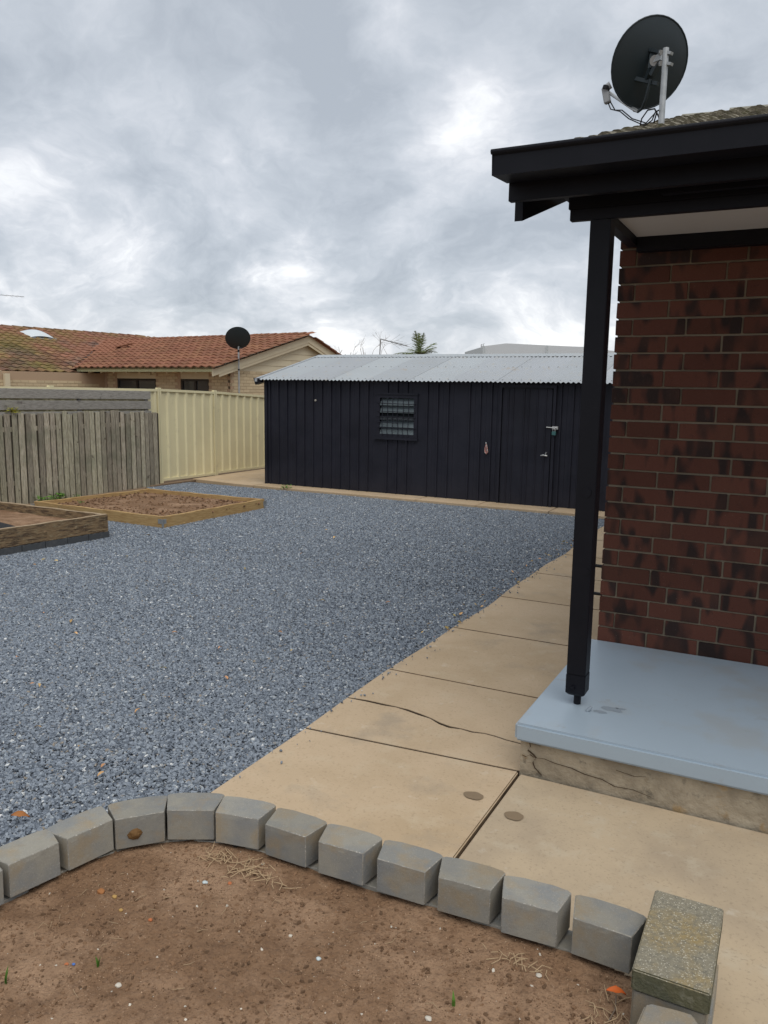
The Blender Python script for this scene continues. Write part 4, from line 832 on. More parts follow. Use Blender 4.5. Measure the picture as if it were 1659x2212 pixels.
# straw
def strawmesh(n, region, zf, seed, lmin=.02, lmax=.09, r=.0011, clump=None):
    rr = random.Random(seed); b = MB()
    for _ in range(n):
        if clump: x = rr.gauss(clump[0], clump[2]); y = rr.gauss(clump[1], clump[3])
        else:
            x, y = rr.uniform(*region[:2]), rr.uniform(*region[2:])
            if not inpoly(x, y, soilpoly): continue
        L = rr.uniform(lmin, lmax); a = rr.uniform(0, 6.28); z = zf(x, y)+.003+rr.uniform(0, .008 if clump else .002); bx = rr.uniform(-.2, .2)*L
        dx, dy = math.cos(a), math.sin(a)
        b.tube([(x-dx*L/2, y-dy*L/2, z), (x-dy*bx, y+dx*bx, z+rr.uniform(0, .012)), (x+dx*L/2, y+dy*L/2, z+rr.uniform(-.001, .012 if clump else .003))], [r, r*1.1, r*.6], 4, caps=False)
    return b
cl = onZ(*qA(1500, 590), .11); 
b = strawmesh(46, None, soilz, 5, .02, .09, .0014, (cl[0], cl[1], .05, .025)); cl2 = onZ(*qA(1270, 500), .11)
s2 = strawmesh(26, None, soilz, 6, .02, .07, .0013, (cl2[0], cl2[1], .035, .02)); b.add(s2.v, s2.f)
tag(b.build('dry_straw', straw_m, origin=(0, 0, 0), recalc=False), 'tuft of dry straw lying on the soil under the curved block wall', 'straw', kind='stuff')
b = strawmesh(110, (-2.1, -.25, .8, 2.15), soilz, 9, .01, .045, .0009)
tag(b.build('straw_bits', straw_m, origin=(0, 0, 0), recalc=False), 'short bits of dry straw spread over the garden soil', 'straw', kind='stuff')
b = strawmesh(30, None, soilz, 15, .02, .08, .0013, (-.32, 2.03, .03, .05)); s2 = strawmesh(22, None, soilz, 16, .02, .06, .0013, (-.62, 2.12, .06, .012)); b.add(s2.v, s2.f)
tag(b.build('leaf_litter', straw_m, origin=(0, 0, 0), recalc=False), 'dry litter caught at the foot of the blocks beside the lichen slab', 'leaf litter', kind='stuff')
# leaves
def leafmesh(L, W, curl, m, name, seed=0):
    r = random.Random(seed); b = MB(); n = 7; vs = []
    for i in range(n+1):
        t = i/n; w_ = W*math.sin(math.pi*min(.98, max(.03, t**.85))); z = curl*math.sin(math.pi*t); x = (t-.5)*L
        vs += [(x, -w_/2, z+curl*.6*r.uniform(.6, 1.2)), (x, 0, z), (x, w_/2, z+curl*.6*r.uniform(.6, 1.2))]
    b.add(vs, [(3*i+a, 3*i+a+1, 3*i+a+4, 3*i+a+3) for i in range(n) for a in (0, 1)], True); return b.mesh(name, m)
lm = [leafmesh(.045, .02, .008, leaf_brown, 'fallen_leaf', i) for i in range(3)]
random.seed(77); nleaf = 0
spots = [onZ(*crop(0, 1800, .90416)(x, y), 0)[:2] for x, y in [(190, 452), (245, 457), (150, 475), (645, 345), (805, 292), (1420, 322), (1315, 425), (1405, 632), (960, 838), (712, 928), (985, 970), (735, 1055), (600, 1115), (330, 775), (190, 685), (310, 722), (170, 1003), (140, 995), (75, 880), (1152, 928), (1270, 850), (1480, 848), (1135, 383), (857, 460), (640, 548), (440, 1392), (345, 1270), (450, 1355), (625, 1048), (835, 603), (760, 772), (1220, 770), (1100, 655), (1065, 492), (1455, 355), (370, 437), (550, 438), (990, 413), (1690, 640), (20, 602), (165, 1187)]]
for i, (x, y) in enumerate(spots):
    if x > XP: continue
    o = inst('fallen_leaf', lm[i % 3], None, (x, y, .012), (random.uniform(-.4, .4), random.uniform(-.3, .3), random.uniform(0, 6.28)), [random.uniform(.6, 1.0)*(1+.07*max(0, y-4))]*3)
    tag(o, 'dry brown leaf on the gravel ' + ('beside the raised garden beds' if x < -5.6 and y > 5.2 else 'in the far half towards the shed' if y > 5.6 else 'near the edge of the concrete path' if x > -3.1 else 'in the near left half of the yard'), 'leaf', 'dry leaves scattered on the gravel')
lo = leafmesh(.055, .02, .012, leaf_orange, 'orange_leaf', 3)
p = onZ(*qC(688, 838), .13); o = inst('orange_leaf', lo, None, (p[0], p[1], .135), (.3, .1, .3)); tag(o, 'bright orange leaf at the right corner of the soil by the lichen slab', 'leaf')
lb = leafmesh(.075, .028, .016, mat('rusty_leaf', (.36, .15, .05), .8), 'rusty_leaf', 5)
p = onZ(*qA(120, 265), .01); o = inst('rusty_leaf', lb, None, (p[0], p[1], .02), (.5, .3, .9)); tag(o, 'curled rusty brown leaf on the gravel just outside the block wall', 'leaf')
b = MB(); p0 = onZ(*qC(690, 845), .125); p1 = onZ(*qC(685, 930), .115); p2_ = onZ(*qC(640, 1010), .115); b.tube([p0, p1, p2_], .002, 6); tag(b.build('dry_twig', twig_m, origin=tuple(p1)), 'thin bare brown stem leaning below the orange leaf', 'twig')
# green shoots in the soil
def shoot(x, y, h, seed):
    r = random.Random(seed); z = soilz(x, y); t = MB()
    for k in range(3 if seed % 2 else 2):
        a = r.uniform(0, 6.28); ln = h*r.uniform(.6, 1.05); pts = [(x+math.cos(a)*ln*.25*s*s, y+math.sin(a)*ln*.25*s*s, z-.004+ln*s) for s in (0, .35, .7, 1)]
        dx, dy = .0045*math.cos(a+1.57), .0045*math.sin(a+1.57); vs = []
        for i, p in enumerate(pts): w_ = (1, 1.1, .7, .05)[i]; vs += [(p[0]-dx*w_, p[1]-dy*w_, p[2]), (p[0]+dx*w_, p[1]+dy*w_, p[2])]
        t.add(vs, [(2*i, 2*i+1, 2*i+3, 2*i+2) for i in range(3)], True)
    return t
for (px_, py_, h, lab) in [(212*1.0, 2085, .05, 'single green shoot in the middle left of the garden soil'), (12, 2125, .06, 'green shoot at the left edge of the garden soil'), (980, 2170, .045, 'short green shoot near the bottom centre of the garden soil')]:
    p = onZ(px_, py_, .11); b = shoot(p[0], p[1], h, int(px_)+1); tag(b.build('green_shoot', green_m, recalc=False), lab, 'seedling', 'green shoots in the soil')
def stone(name, p, s, m, lab, seed):
    r = random.Random(seed); bm = bmesh.new(); bmesh.ops.create_icosphere(bm, subdivisions=2, radius=s)
    for v in bm.verts: v.co = Vector((v.co.x*1.2, v.co.y, v.co.z*.65))*r.uniform(.85, 1.12)
    me = bpy.data.meshes.new(name); bm.to_mesh(me); bm.free(); me.materials.append(m); o = inst(name, me, None, (p[0], p[1], soilz(p[0], p[1])+s*.35)); tag(o, lab, 'stone'); return o
ochre = mat('ochre_stone', (.42, .26, .09), .8)
stone('stone', onZ(*qA(600, 700), .11), 0.0122, mat('rust_stone', (.33, .14, .05), .85, bump=[(60, .5, .004)]), 'largest rusty brown stone on the soil below the second block from the left', 1)
stone('stone', onZ(*qA(680, 725), .11), 0.0079, ochre, 'ochre yellow stone just right of the rusty stone', 2)
stone('stone', onZ(*qA(718, 800), .11), 0.0065, ochre, 'small ochre stone below the yellow stone on the soil', 3)
stone('stone', onZ(*qA(1218, 648), .11), 0.0086, clearglass, 'pale grey green stone left of the straw tuft', 4)
stone('stone', onZ(*qA(1365, 650), .11), 0.0065, orange_s, 'orange brick fragment beside the straw tuft', 5)
stone('stone', onZ(*qA(893, 865), .11), 0.0065, orange_s, 'orange fragment in the middle of the soil', 6)
stone('stone', onZ(*crop(0, 3000, .90416)(290, 880), .11), 0.0058, orange_s, 'orange chip next to the blue chip', 7)
stone('stone', onZ(*crop(0, 3000, .90416)(320, 878), .11), 0.0047, blue_s, 'bright blue chip near the left green shoot', 8)
stone('stone', onZ(*crop(0, 3000, .90416)(515, 973), .11), 0.0086, white_m, 'pale stone in the lower left of the soil', 9)
stone('stone', onZ(*crop(0, 3000, .90416)(1387, 858), .11), 0.0072, clearglass, 'clear glass chip in the centre right of the soil', 10)
stone('stone', onZ(*crop(0, 3000, .90416)(1265, 755), .11), 0.0058, white_m, 'round cream pebble right of the middle of the soil', 11)
stone('stone', onZ(*crop(1500, 3200, .91863)(203, 888), .11), 0.0086, white_m, 'cream stone at the bottom edge of the soil', 12)
stone('stone', onZ(*crop(1500, 3200, .91863)(676, 700), .11), 0.0079, white_m, 'white chip on the soil at the right below the blocks', 13)
p = onZ(*qA(1395, 455), .10); b = MB(); b.tube([(p[0], p[1]+.05, .115), (p[0], p[1], .13)], .012, 12); tag(b.build('drip_pipe', blackplastic), 'short black pipe end poking out under the curved block wall', 'pipe')

# small weeds
def weed(name, x, y, z, s, n, lab, m=green_m, seed=1):
    r = random.Random(seed); b = MB()
    for _ in range(n):
        a, rr, h = r.uniform(0, 6.28), s*r.random()**.6, s*r.uniform(.1, .9); c_ = Vector((x+math.cos(a)*rr, y+math.sin(a)*rr, z+h)); d = Vector((math.cos(a), math.sin(a), r.uniform(-.3, .6))).normalized()*s*.28; q_ = Vector((-math.sin(a), math.cos(a), r.uniform(-.5, .5)))*s*.13
        b.add([c_-d, c_+q_, c_+d, c_-q_], [(0, 1, 2, 3)])
    for _ in range(4): a = r.uniform(0, 6.28); b.tube([(x, y, z), (x+math.cos(a)*s*.7, y+math.sin(a)*s*.7, z+s*.6)], s*.03, 4, caps=False)
    return tag(b.build(name, m, recalc=False), lab, 'weed')
p = onZ(*q2(145, 775), 0); weed('weed', p[0], p[1], 0, .10, 40, 'small green weed at the gravel edge in front of the shed', seed=2)
p = onZ(*q1(60, 1165), 0); weed('weed', -10.12, 8.25, 0, .13, 50, 'green weed at the foot of the paling fence nearest the left edge', seed=3)
weed('weed', -10.12, 8.55, 0, .14, 60, 'taller green weed at the foot of the paling fence', seed=4)
weed('weed', -10.08, 8.85, 0, .09, 24, 'small green weed between the fence and the pine bed corner', seed=5)
p = onX(*q1(68, 605), -10.29); weed('yellow_weed', -10.285, p[1], 1.37, .10, 60, 'yellow green plant poking through the gap of the grey boards', yellowgreen, 6)
p = onZ(*q1(480, 1180), .1); weed('weed', p[0], p[1], .1, .05, 20, 'tiny weed at the left side of the pine framed bed', seed=8)

# ------------------------------------------------------------------ neighbour's house
P0 = Vector((-13.878, 16.861, 0)); hd = math.radians(7.7); U = Vector((math.cos(hd), -math.sin(hd), 0)); G = Vector((math.sin(hd), math.cos(hd), 0))
def W(u_, v_, z): return P0+U*u_+G*v_+Vector((0, 0, z))
nh = thing('neighbour_house', 'cream brick neighbouring house with terracotta tiled roofs behind the fence', 'house', tuple(W(-3, 3, 0)))
ZEB, ZRB, HS = 2.28, 3.36, 3.87; SL = (ZRB-ZEB)/HS; VE = 6.70; SLF = (ZRB-ZEB)/(VE-HS)      # the far slope is the steeper one
VF, UG = .80, -.15                                     # front wall line, gable wall line
def quadbox(b, p, q, z0, z1, th, nrm):
    o_ = nrm*th; b.hexa([Vector((p.x, p.y, z0)), Vector((q.x, q.y, z0)), Vector((q.x, q.y, z0))+o_, Vector((p.x, p.y, z0))+o_], [Vector((p.x, p.y, z1)), Vector((q.x, q.y, z1)), Vector((q.x, q.y, z1))+o_, Vector((p.x, p.y, z1))+o_])
b = MB()
wL0, wL1, wR0, wR1, wzt = -5.15, -3.3, -2.22, -1.03, 1.985
for a, c_ in ((-5.7, wL0), (wL1, wR0), (wR1, UG)): quadbox(b, W(a, VF+.012, 0), W(c_, VF+.012, 0), 0, 2.32, .1, G)
for a, c_ in ((wL0, wL1), (wR0, wR1)): quadbox(b, W(a, VF+.012, 0), W(c_, VF+.012, 0), 0, .9, .1, G)
quadbox(b, W(UG-.012, VF, 0), W(UG-.012, VE-.5, 0), 0, 2.28, .1, -U)
quadbox(b, W(-5.712, -9, 0), W(-5.712, VF, 0), 0, 2.13, .1, -U)
quadbox(b, W(-5.80, VF-.02, 0), W(-5.80, VF+.3, 0), 0, 2.42, .19, U)
nwall = b.build('wall', cmortar_m, nh, recalc=False)
def cb(L):
    b = MB(); b.box(-L/2, L/2, 0, .05, 0, .074); return b.mesh('brick', cbrick_m)
cbm = cb(.236); cbh = cb(.112); ncb = [0]; cstuff = MB()
def course(p, d, n_, L, z0, z1, cond=lambda s, z: True):
    rot = math.atan2(d.y, d.x); z = z0; k = 0
    if (Matrix.Rotation(rot, 3, 'Z') @ Vector((0, 1, 0))).dot(n_) < 0: flip = True
    else: flip = False
    while z < z1:
        s = 0 if k % 2 else -.123
        while s < L-.12:
            if s >= -.01:
                c_ = p+d*(s+.118); 
                if cond(s, z) and s+.236 <= L+.01 and ncb[0] < 290:
                    o = inst('brick', cbm, nwall, (c_.x, c_.y, z), (0, 0, rot+(math.pi if flip else 0))); ncb[0] += 1
            s += .246
        z += .086; k += 1
zb0 = 1.55
course(W(UG, VF, 0), G, -U, 5.2, zb0, 2.20)
course(W(wR1, VF, 0), U, G, UG-wR1, zb0, 2.27); course(W(wL1, VF, 0), U, G, wR0-wL1, zb0, 2.27)
course(W(-5.7, VF, 0), U, G, wL0+5.7, zb0, 2.27)
course(W(-5.7, -3.0, 0), G, -U, 3.75, zb0, 2.13)
for a, c_ in ((wL0, wL1), (wR0, wR1)):                  # windows: lintel panel, frame, panes
    b = MB(); quadbox(b, W(a, VF+.02, 0), W(c_, VF+.02, 0), wzt, 2.30, .05, G); b.build('lintel_panel', creampaint, nh)
    b = MB()
    for (s0, s1, z0, z1) in ((a, c_, wzt-.06, wzt), (a, a+.07, .9, wzt-.06), (c_-.07, c_, .9, wzt-.06), ((a+c_)/2-.045, (a+c_)/2+.045, .9, wzt-.06), (a, c_, .85, .9)): quadbox(b, W(s0, VF+.03, 0), W(s1, VF+.03, 0), z0, z1, .06, G)
    wnd = b.build('window', darkframe, nh)
    for s0, s1 in ((a+.07, (a+c_)/2-.045), ((a+c_)/2+.045, c_-.07)): b = MB(); quadbox(b, W(s0, VF+.06, 0), W(s1, VF+.06, 0), .9, wzt-.06, .01, G); b.build('pane', darkglass, wnd)
b = MB(); quadbox(b, W(-4.5, VF-.12, 0), W(-3.4, VF-.12, 0), 2.10, 2.14, .08, G); b.build('lamp_batten', creampaint, nh)
# eaves: gutter, rafter tails, soffit
def gutter(p, q, z, n_, m=guttergreen):
    b = MB(); d = (q-p).normalized(); pr = [(.11, .0), (.11, -.10), (0, -.11), (-.012, -.02), (-.02, 0), (0, .012)]
    vs = [Vector((pp.x, pp.y, z))+n_*a+Vector((0, 0, h_)) for pp in (p, q) for a, h_ in pr]; n = len(pr)
    b.add(vs, [(i, (i+1), n+i+1, n+i) for i in range(n-1)]+[(5, 4, 3, 2, 1, 0), (6, 7, 8, 9, 10, 11)]); return b.build('gutter', m, nh)
gutter(W(-6.0, 0, 0), W(.02, 0, 0), ZEB, G); gutter(W(-6.0, -2.75, 0), W(-6.0, .72, 0), 2.13, -U)
for k in range(10):
    u_ = -5.6+k*.6; b = MB(); b.beam(W(u_, .13, 2.16), W(u_, .75, 2.30), .045, .07); b.build('rafter_tail', creampaint, nh)
b = MB(); quadbox(b, W(-5.9, .12, 0), W(.0, .12, 0), 2.175, 2.27, .02, G); b.build('fascia', creampaint, nh)
b = MB(); b.add([W(-5.9, .13, 2.24), W(-.1, .13, 2.24), W(-.1, .82, 2.43), W(-5.9, .82, 2.43)], [(0, 1, 2, 3)]); b.build('eave_lining', creampaint, nh)
# gable: barge boards and cladding boards
for s in (0, 1):
    v0, v1 = (-.02, HS) if s == 0 else (VE+.02, HS)
    for (w_, dz, th, off) in ((.24, -.02, .03, 0), (.10, -.24, .025, .02)):
        b = MB(); pa_, pb = W(.03-off, v0 if dz > -.1 else (v0+.25 if s == 0 else v0-.25), 0), W(.03-off, v1, 0); za_ = ZEB+.03+dz+(0 if dz > -.1 else .25*(SL if s == 0 else SLF)); zb_ = ZRB+.03+dz
        b.hexa([Vector((pa_.x, pa_.y, za_-w_)), Vector((pb.x, pb.y, zb_-w_)), Vector((pb.x, pb.y, zb_-w_))-U*th, Vector((pa_.x, pa_.y, za_-w_))-U*th], [Vector((pa_.x, pa_.y, za_)), Vector((pb.x, pb.y, zb_)), Vector((pb.x, pb.y, zb_))-U*th, Vector((pa_.x, pa_.y, za_))-U*th]); b.build('barge_board', creampaint, nh)
z = 2.21; 
while z < ZRB-.12:
    z1 = min(z+.185, ZRB-.10); v0 = max(VF, (z-ZEB)/SL+.1); v1 = max(v0+.02, (z1-ZEB)/SL+.1); b = MB(); a0, a1 = W(UG+.0, v0, z), W(UG+.0, HS+(HS-v0)*(VE-HS)/HS, z); c0, c1 = W(UG+.0, max(VF, v1), z1), W(UG+.0, HS+(HS-max(VF, v1))*(VE-HS)/HS, z1)
    b.hexa([a0, a1, a1-U*.04, a0-U*.04], [c0-U*.018, c1-U*.018, c1-U*.04, c0-U*.04]); b.build('cladding_board', creampaint, nh, recalc=True); z += .187
b = MB(); b.add([W(UG-.045, .8, 2.2), W(UG-.045, VE-.6, 2.2), W(UG-.045, HS, ZRB)], [(0, 1, 2)]); b.build('gable_lining', creampaint, nh)
# tiles
def tilemesh(m):
    b = MB(); n = 6; tw_ = .30; L = .37; zp_ = [.0, .022, .034, .022, .004, -.004, .0]
    vs = [(-tw_/2+tw_*i/n, y_, zp_[i]+(.028 if y_ < 0 else .0)) for y_ in (-L/2, L/2) for i in range(n+1)]+[(-tw_/2+tw_*i/n, -L/2, zp_[i]) for i in range(n+1)]; k = n+1
    b.add(vs, [(i, i+1, k+i+1, k+i) for i in range(n)]+[(2*k+i, 2*k+i+1, i+1, i) for i in range(n)]); return b.mesh('roof_tile', m)
camp = Vector((0, 0, EYE))
def tileroof(name, e0, along, upd, length, run, slope, m, cond, step=.30, row=.33):
    """e0 eave start (with z), along the eave, upd horizontal direction up the slope"""
    a = math.atan(slope); upv_ = (upd+Vector((0, 0, slope))).normalized(); nz = along.cross(upv_).normalized()
    if nz.z < 0: nz = -nz
    X_ = upv_.cross(nz); rot = Matrix((X_, upv_, nz)).transposed().to_euler()
    spots_ = []; rows = int(run/math.cos(a)/row)+1
    for r in range(rows):
        for c_ in range(int(length/step)+1):
            p = e0+along*(c_*step+.15)+upv_*(r*row+.15)
            if cond(c_*step+.15, (r*row+.15)*math.cos(a)): spots_.append(p+nz*.008+nz*random.uniform(-.003, .004))
    spots_.sort(key=lambda p: (p-camp).length)
    b = MB(); L1 = e0; b.add([e0-nz*.03, e0+along*length-nz*.03, e0+along*length+upv_*(run/math.cos(a))-nz*.03, e0+upv_*(run/math.cos(a))-nz*.03], [(0, 1, 2, 3)])
    rf = b.build('roof', m, nh); tmesh = tilemesh(m)
    for p in spots_[:300]: inst('roof_tile', tmesh, rf, p, rot)
    rest = MB(); R3 = rot.to_matrix()
    tv = [v.co.copy() for v in tmesh.vertices]; tf = [tuple(f.vertices) for f in tmesh.polygons]
    for p in spots_[300:]: rest.add([p+R3 @ v for v in tv], tf)
    if spots_[300:]: tag(rest.build('far_tiles', m, rf, recalc=False), kind='stuff')
    return rf
random.seed(8)
zA, wA = 2.13, 4.95; SLA = .315
UE = -6.0                                              # A eave line
# front slope of wing B, cut by the valley at its left
rB = tileroof('roof', W(-10.0, -.06, ZEB), U, G, 10.15, HS+.03, SL, tileB_m, lambda s, v: s > 4.05-v*1.02 and s < 10.12)
rA = tileroof('roof', W(UE+.06, 7.5, zA), -G, -U, 13.6, wA, SLA, tileA_m, lambda s, v: (s > 7.2-v*1.0 or v > 3.35) and not (s > 10.2 and v < .0))
b = MB(); b.add([W(-10, HS, ZRB-.03), W(.13, HS, ZRB-.03), W(.13, VE+.1, ZEB-.03), W(-10, VE+.1, ZEB-.03)], [(0, 1, 2, 3)])
b.add([W(UE-wA, 7.5, zA+wA*SLA-.03), W(UE-wA, -6.1, zA+wA*SLA-.03), W(UE-2*wA, -6.1, zA-.03), W(UE-2*wA, 7.5, zA-.03)], [(0, 1, 2, 3)]); b.build('back_roof', tileB_m, nh)
b = MB(); b.add([W(-5.7-.02, -9, 0), W(-15, -9, 0), W(-15, -9, 2.1), W(-5.72, -9, 2.1)], [(0, 1, 2, 3)]); b.build('end_wall', creampaint, nh)
def ridgecaps(p, q, m, parent, step=.40):
    d = (q-p); L = d.length; d.normalize(); sd_ = d.cross(Vector((0, 0, 1))).normalized(); n = int(L/step)
    prof = [(-.13, -.05), (-.09, .02), (-.03, .05), (.03, .05), (.09, .02), (.13, -.05)]
    for k in range(n):
        b = MB(); vs = [p+d*(k*step+dx)+sd_*a*sc_+Vector((0, 0, h_*sc_+dz)) for dx, sc_, dz in ((0, 1.0, 0), (step+.02, 1.12, .016)) for a, h_ in prof]
        b.add(vs, [(i, i+1, 7+i, 6+i) for i in range(5)]+[(6, 7, 8, 9, 10, 11)]); b.build('ridge_cap', m, parent)
ridgecaps(W(-9.3, HS, ZRB+.02), W(.15, HS, ZRB+.02), tileB_m, rB); ridgecaps(W(UE-wA, 6.5, zA+wA*SLA+.02), W(UE-wA, -6.0, zA+wA*SLA+.02), tileA_m, rA)
for k in range(12):                                    # verge tiles stepping down the far gable slope and near barge
    v = VE-.30-k*.33; b = MB(); zc_ = ZEB+(VE-v)*SLF;
    if v < HS: break
    b.hexa([W(-.3, v, zc_), W(.14, v, zc_), W(.14, v+.36, zc_-.36*SLF+.0), W(-.3, v+.36, zc_-.36*SLF)], [W(-.3, v, zc_+.03), W(.14, v, zc_+.03), W(.14, v+.36, zc_-.36*SLF+.05), W(-.3, v+.36, zc_-.36*SLF+.05)]); b.build('verge_tile', tileB_m, rB)
# valley flashing
b = MB(); b.beam(W(-5.98, .02, 2.30), W(-9.9, 3.85, 3.36), .16, .02); b.build('valley_flashing', mat('valley_lead', (.10, .095, .09), .7), nh)
# bent tile near the valley
b = MB(); b.beam(W(-7.2, 2.35, ZEB+2.35*SL+.10), W(-6.65, 2.6, ZEB+2.6*SL+.16), .16, .03); b.build('loose_tile', tileB_m, rB)
# skylight
su, sv = -9.62, 1.65
b = MB(); N_ = 8; vs, fs = grid(lambda a, c_: W(su+.0-.65*c_, sv-.95*a, zA+(UE-(su-.65*c_))*SLA+.05+.17*math.sin(math.pi*a)**.7*(.4+.6*math.sin(math.pi*c_)**.5)), 10, 8); b.add(vs, fs, True); skl = b.build('skylight', skylight_m, nh, recalc=False)
b = MB(); b.hexa([W(su, sv+.05, zA+(UE-su)*SLA-.02), W(su, sv-1.0, zA+(UE-su)*SLA-.02), W(su-.7, sv-1.0, zA+(UE-su+.7)*SLA-.02), W(su-.7, sv+.05, zA+(UE-su+.7)*SLA-.02)], [W(su, sv+.05, zA+(UE-su)*SLA+.06), W(su, sv-1.0, zA+(UE-su)*SLA+.06), W(su-.7, sv-1.0, zA+(UE-su+.7)*SLA+.06), W(su-.7, sv+.05, zA+(UE-su+.7)*SLA+.06)]); b.build('skylight_curb', galv, nh)
# porch post and higher gutter at the far left
b = MB(); quadbox(b, W(-5.72+.03, -2.55, 0), W(-5.72+.03, -2.40, 0), 0, 2.06, .1, U); b.build('porch_post', creampaint, nh)
gutter(W(-5.75, -6, 0), W(-5.75, -2.85, 0), 2.20, -U)
b = MB(); b.beam(W(-5.72, -2.85, 2.14), W(-5.80, -2.45, 2.02), .06, .16); b.build('porch_barge', creampaint, nh)
# neighbour's dish on a pole
def onPlane(x, y, p, n_):
    d = Vector(ray(x, y)); o = Vector((0, 0, EYE)); return o+d*((Vector(p)-o).dot(n_)/d.dot(n_))
pp = onPlane(515, 736, W(.12, 0, 0), U); pb_ = Vector((pp.x, pp.y, .9)); cen2 = onPlane(514, 732, W(.30, 0, 0), U)
v2 = Vector(ray(514, 732)).normalized(); n2 = v2*math.cos(.50)+Vector((0, 0, 1))*math.sin(.50)+rgt*-.05
t2, n2_, u2_, s2_, _ = dish('satellite_dish', 'small round charcoal satellite dish on a pole at the cream neighbouring house', cen2+v2*.1, n2, upv, .325, 1.02, 0, pp, pb_, .024, tuple(pb_))
b = MB(); b.beam(pp+Vector((-.12, 0, .05)), pp+Vector((.12, 0, .05)), .02, .03); b.beam(pp+Vector((0, 0, -.1)), pp+Vector((0, 0, .1))+v2*.08, .08, .08); b.beam(pp+Vector((-.12, 0, -.18)), pp+Vector((.12, 0, -.2)), .02, .03); b.build('back_bracket', dishpaint, t2)
b = MB(); b.tube([pp+Vector((0, 0, -.24)), pp+Vector((0, 0, -.30))], .028, 10); b.tube([pp+Vector((0, 0, -.75)), pp+Vector((0, 0, -.79))], .028, 10); b.build('cable_tie', blackplastic, t2)

# ------------------------------------------------------------------ far things
wh = thing('warehouse', 'large pale metal warehouse with low curved roofs far behind the shed', 'warehouse', (-30, 110, 0))
D0 = 110
def WP(x, y, dY=0): return Vector(onY(*q2(x, y), D0+dY))
L0, L1_, T_, M_, R0 = WP(950, 156), WP(1083, 136), WP(1180, 124), WP(1360, 133), WP(1700, 165)
b = MB(); b.hexa([Vector((L0.x, D0, 0)), Vector((L1_.x, D0-4, 0)), Vector((L1_.x, D0+30, 0)), Vector((L0.x, D0+30, 0))], [L0, Vector((L1_.x, D0-4, L1_.z)), Vector((L1_.x, D0+30, L1_.z)), Vector((L0.x, D0+30, L0.z))]); b.build('side_wall', whitewall, wh)
b = MB(); xs_ = [L1_.x, M_.x, M_.x+.01, R0.x]; zs_ = [L1_.z-.6, M_.z-.2, M_.z-.2, R0.z-.5]
b.hexa([Vector((L1_.x, D0-4, 0)), Vector((R0.x+30, D0-4, 0)), Vector((R0.x+30, D0+30, 0)), Vector((L1_.x, D0+30, 0))], [Vector((L1_.x, D0-4, L1_.z-.1)), Vector((R0.x+30, D0-4, R0.z-2)), Vector((R0.x+30, D0+30, R0.z-2)), Vector((L1_.x, D0+30, L1_.z-.1))]); b.build('front_wall', whiteroof, wh)
b = MB(); pts = [L1_, T_, M_, (M_+R0)/2+Vector((0, 0, .25)), R0, R0+Vector((30, 0, -3))]
b.add([Vector((p.x, D0-4.2, p.z-1.5)) for p in pts]+[Vector((p.x, D0-4.2, p.z)) for p in pts]+[Vector((p.x, D0+30, p.z)) for p in pts], [(i, i+1, 7+i, 6+i) for i in range(5)]+[(6+i, 7+i, 13+i, 12+i) for i in range(5)]); b.build('roof', whiteroof, wh)
b = MB(); b.box(L1_.x-.12, L1_.x+.12, D0-4.4, D0-4.25, 3, L1_.z); b.box(M_.x-.06, M_.x+.06, D0-4.4, D0-4.25, 3, M_.z); b.build('downpipe', whitewall, wh)
# mast
mp = onY(1042, 757, 160); b = MB()
for s in (-1, 1): b.tube([(mp[0]+s*.5, 160, 0), (mp[0]+s*.2, 160, mp[2]+1.3)], .06, 4)
for h in np.arange(6, mp[2]+1.2, .7): b.tube([(mp[0]-.45, 160, h), (mp[0]+.45, 160, h+.3)], .04, 4)
b.box(mp[0]-.55, mp[0]+.55, 159.9, 160.1, mp[2]+.2, mp[2]+.35); b.box(mp[0]-.4, mp[0]+.4, 159.9, 160.1, mp[2]+.8, mp[2]+.95)
tag(b.build('lattice_mast', galv), 'tiny lattice mast far away above the shed roof, left of the warehouse', 'mast')
# antennas
ant = thing('tv_antenna', 'television antenna with long boom standing behind the shed roof near the palm', 'antenna', (-11.6, 22, 0), 'television antennas')
A1, A2 = Vector(onY(*q2(570, 98), 22)), Vector(onY(*q2(690, 128), 22)); b = MB(); b.tube([(A1.x-.05, 22, 1.2), (A1.x-.02, 22, 2.7), (A1.x, 22, A1.z)], .018, 6); b.build('mast', galv, ant)
b = MB(); b.beam(A1, A2, .025, .025); b.build('boom', galv, ant)
for k in range(9):
    c_ = A1.lerp(A2, .28+k*.085); L = .34-.012*k; dd = Vector((.55, 1.0, .18 if k % 2 else -.28)).normalized(); b = MB(); b.tube([c_-dd*L, c_+dd*L], .005, 4); b.build('element', galv, ant)
b = MB(); c_ = A1.lerp(A2, .36)
for s in (-1, 1): b.tube([c_, c_+Vector((.3, .1, .22*s))], .004, 4); b.tube([c_+Vector((.1, .1, 0)), c_+Vector((.35, .3, .18*s))], .004, 4)
b.build('reflector_rods', galv, ant)
ant2 = thing('tv_antenna', 'tip of a television antenna at the left edge above the old tiled roof', 'antenna', (-30, 26, 0), 'television antennas')
P_, Q_ = Vector(onY(-40, 634, 26)), Vector(onY(52, 641, 26)); b = MB(); b.tube([P_, Q_], .012, 5); b.build('boom', galv, ant2)
for t in (.5, .62, .74, .86): c_ = P_.lerp(Q_, t); b = MB(); b.tube([c_+Vector((-.1, 0, .06)), c_+Vector((.1, .2, -.06))], .006, 4); b.build('element', galv, ant2)
b = MB(); b.tube([(P_.x, P_.y, 0), P_], .02, 6); b.build('mast', galv, ant2)
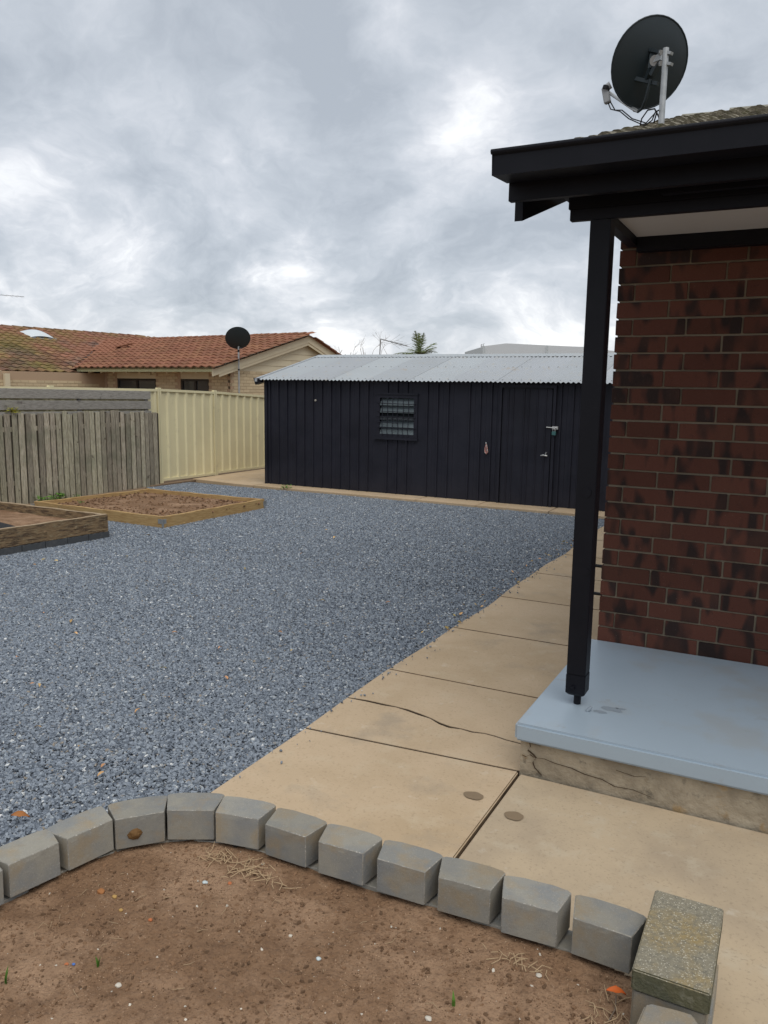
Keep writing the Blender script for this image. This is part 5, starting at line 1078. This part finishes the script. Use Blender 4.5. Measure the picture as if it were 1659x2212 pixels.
# palm
pc = Vector(onY(905, 770, 38)); palm = thing('palm_tree', 'palm crown showing above the silver shed roof', 'palm', (pc.x, 38, 0))
b = MB(); b.tube([(pc.x-.1, 38, 0), (pc.x, 38, pc.z-.1)], [.22, .16], 10); b.build('trunk', palmtrunk, palm)
random.seed(12)
for k in range(15):
    a = k/15*6.28+random.uniform(-.15, .15); el = random.uniform(.25, .95) if k % 5 else 1.4; L = random.uniform(1.25, 1.6); d = Vector((math.cos(a)*math.cos(el), math.sin(a)*math.cos(el), math.sin(el))); pts = []
    for i in range(9): t = i/8; pts.append(pc+d*L*t+Vector((0, 0, -.42*t*t*L*math.cos(el*.8))))
    b = MB(); b.tube(pts, [.018*(1-.8*i/8) for i in range(9)], 4, caps=False)
    for i in range(1, 33):
        t = i/32; j = min(7, int(t*8)); c_ = pts[j].lerp(pts[j+1], t*8-j); ax = (pts[j+1]-pts[j]).normalized(); sd_ = ax.cross(Vector((0, 0, 1))).normalized(); ll = .5*math.sin(math.pi*min(1, t*.85+.12))
        for s in (-1, 1): e = c_+(sd_*s*.8+ax*.6+Vector((0, 0, random.uniform(-.45, .1)))).normalized()*ll; w_ = ax*.02; b.add([c_-w_, c_+w_, e], [(0, 1, 2)])
    b.build('frond', palmgreen, palm, recalc=False)
# bare climber behind the shed's left end
bt = thing('bare_tree', 'leafless twiggy branches rising behind the left end of the shed roof', 'tree', (-9.2, 16.5, 0))
b = MB(); base_ = Vector((-10.2, 16.8, 0)); b.tube([base_, (-10.1, 16.8, 1.2), (-9.9, 16.7, 2.45)], [.05, .04, .03], 8); b.build('trunk', twig_m, bt)
random.seed(19)
def branch(b, p, d, L, r, depth):
    pts = [p]; dd = d.normalized()
    for _ in range(5): dd = (dd+Vector((random.uniform(-.3, .3), random.uniform(-.3, .3), random.uniform(-.16, .22)))).normalized(); pts.append(pts[-1]+dd*L/5)
    b.tube(pts, [r*(1-.7*i/5) for i in range(6)], 4, caps=False)
    if depth:
        for _ in range(3): branch(b, pts[random.choice((2, 3, 4))], dd+Vector((random.uniform(-.9, .9), random.uniform(-.5, .5), random.uniform(-.2, .6))), L*.6, r*.6, depth-1)
for k in range(7):
    b = MB(); sp = Vector((-9.9+.22*k, 16.7, 2.42+.02*k)); branch(b, sp, Vector((random.uniform(-.6, .8), 0, random.uniform(.2, .7))), random.uniform(.28, .5), .0045, 2); b.build('branch', twig_m, bt, recalc=False)
b = MB()
for k in range(60): x = random.uniform(-10.0, -8.6); p = Vector((x, 15.9+random.uniform(-.3, .6), 2.38+random.uniform(-.06, .06))); dd = Vector((random.uniform(-1, 1), random.uniform(-.3, .3), random.uniform(-.25, .3))).normalized()*.3; b.tube([p-dd, p+Vector((0, 0, .03)), p+dd], .006, 4, caps=False)
tag(b.build('twigs', twig_m, bt, recalc=False), kind='stuff')
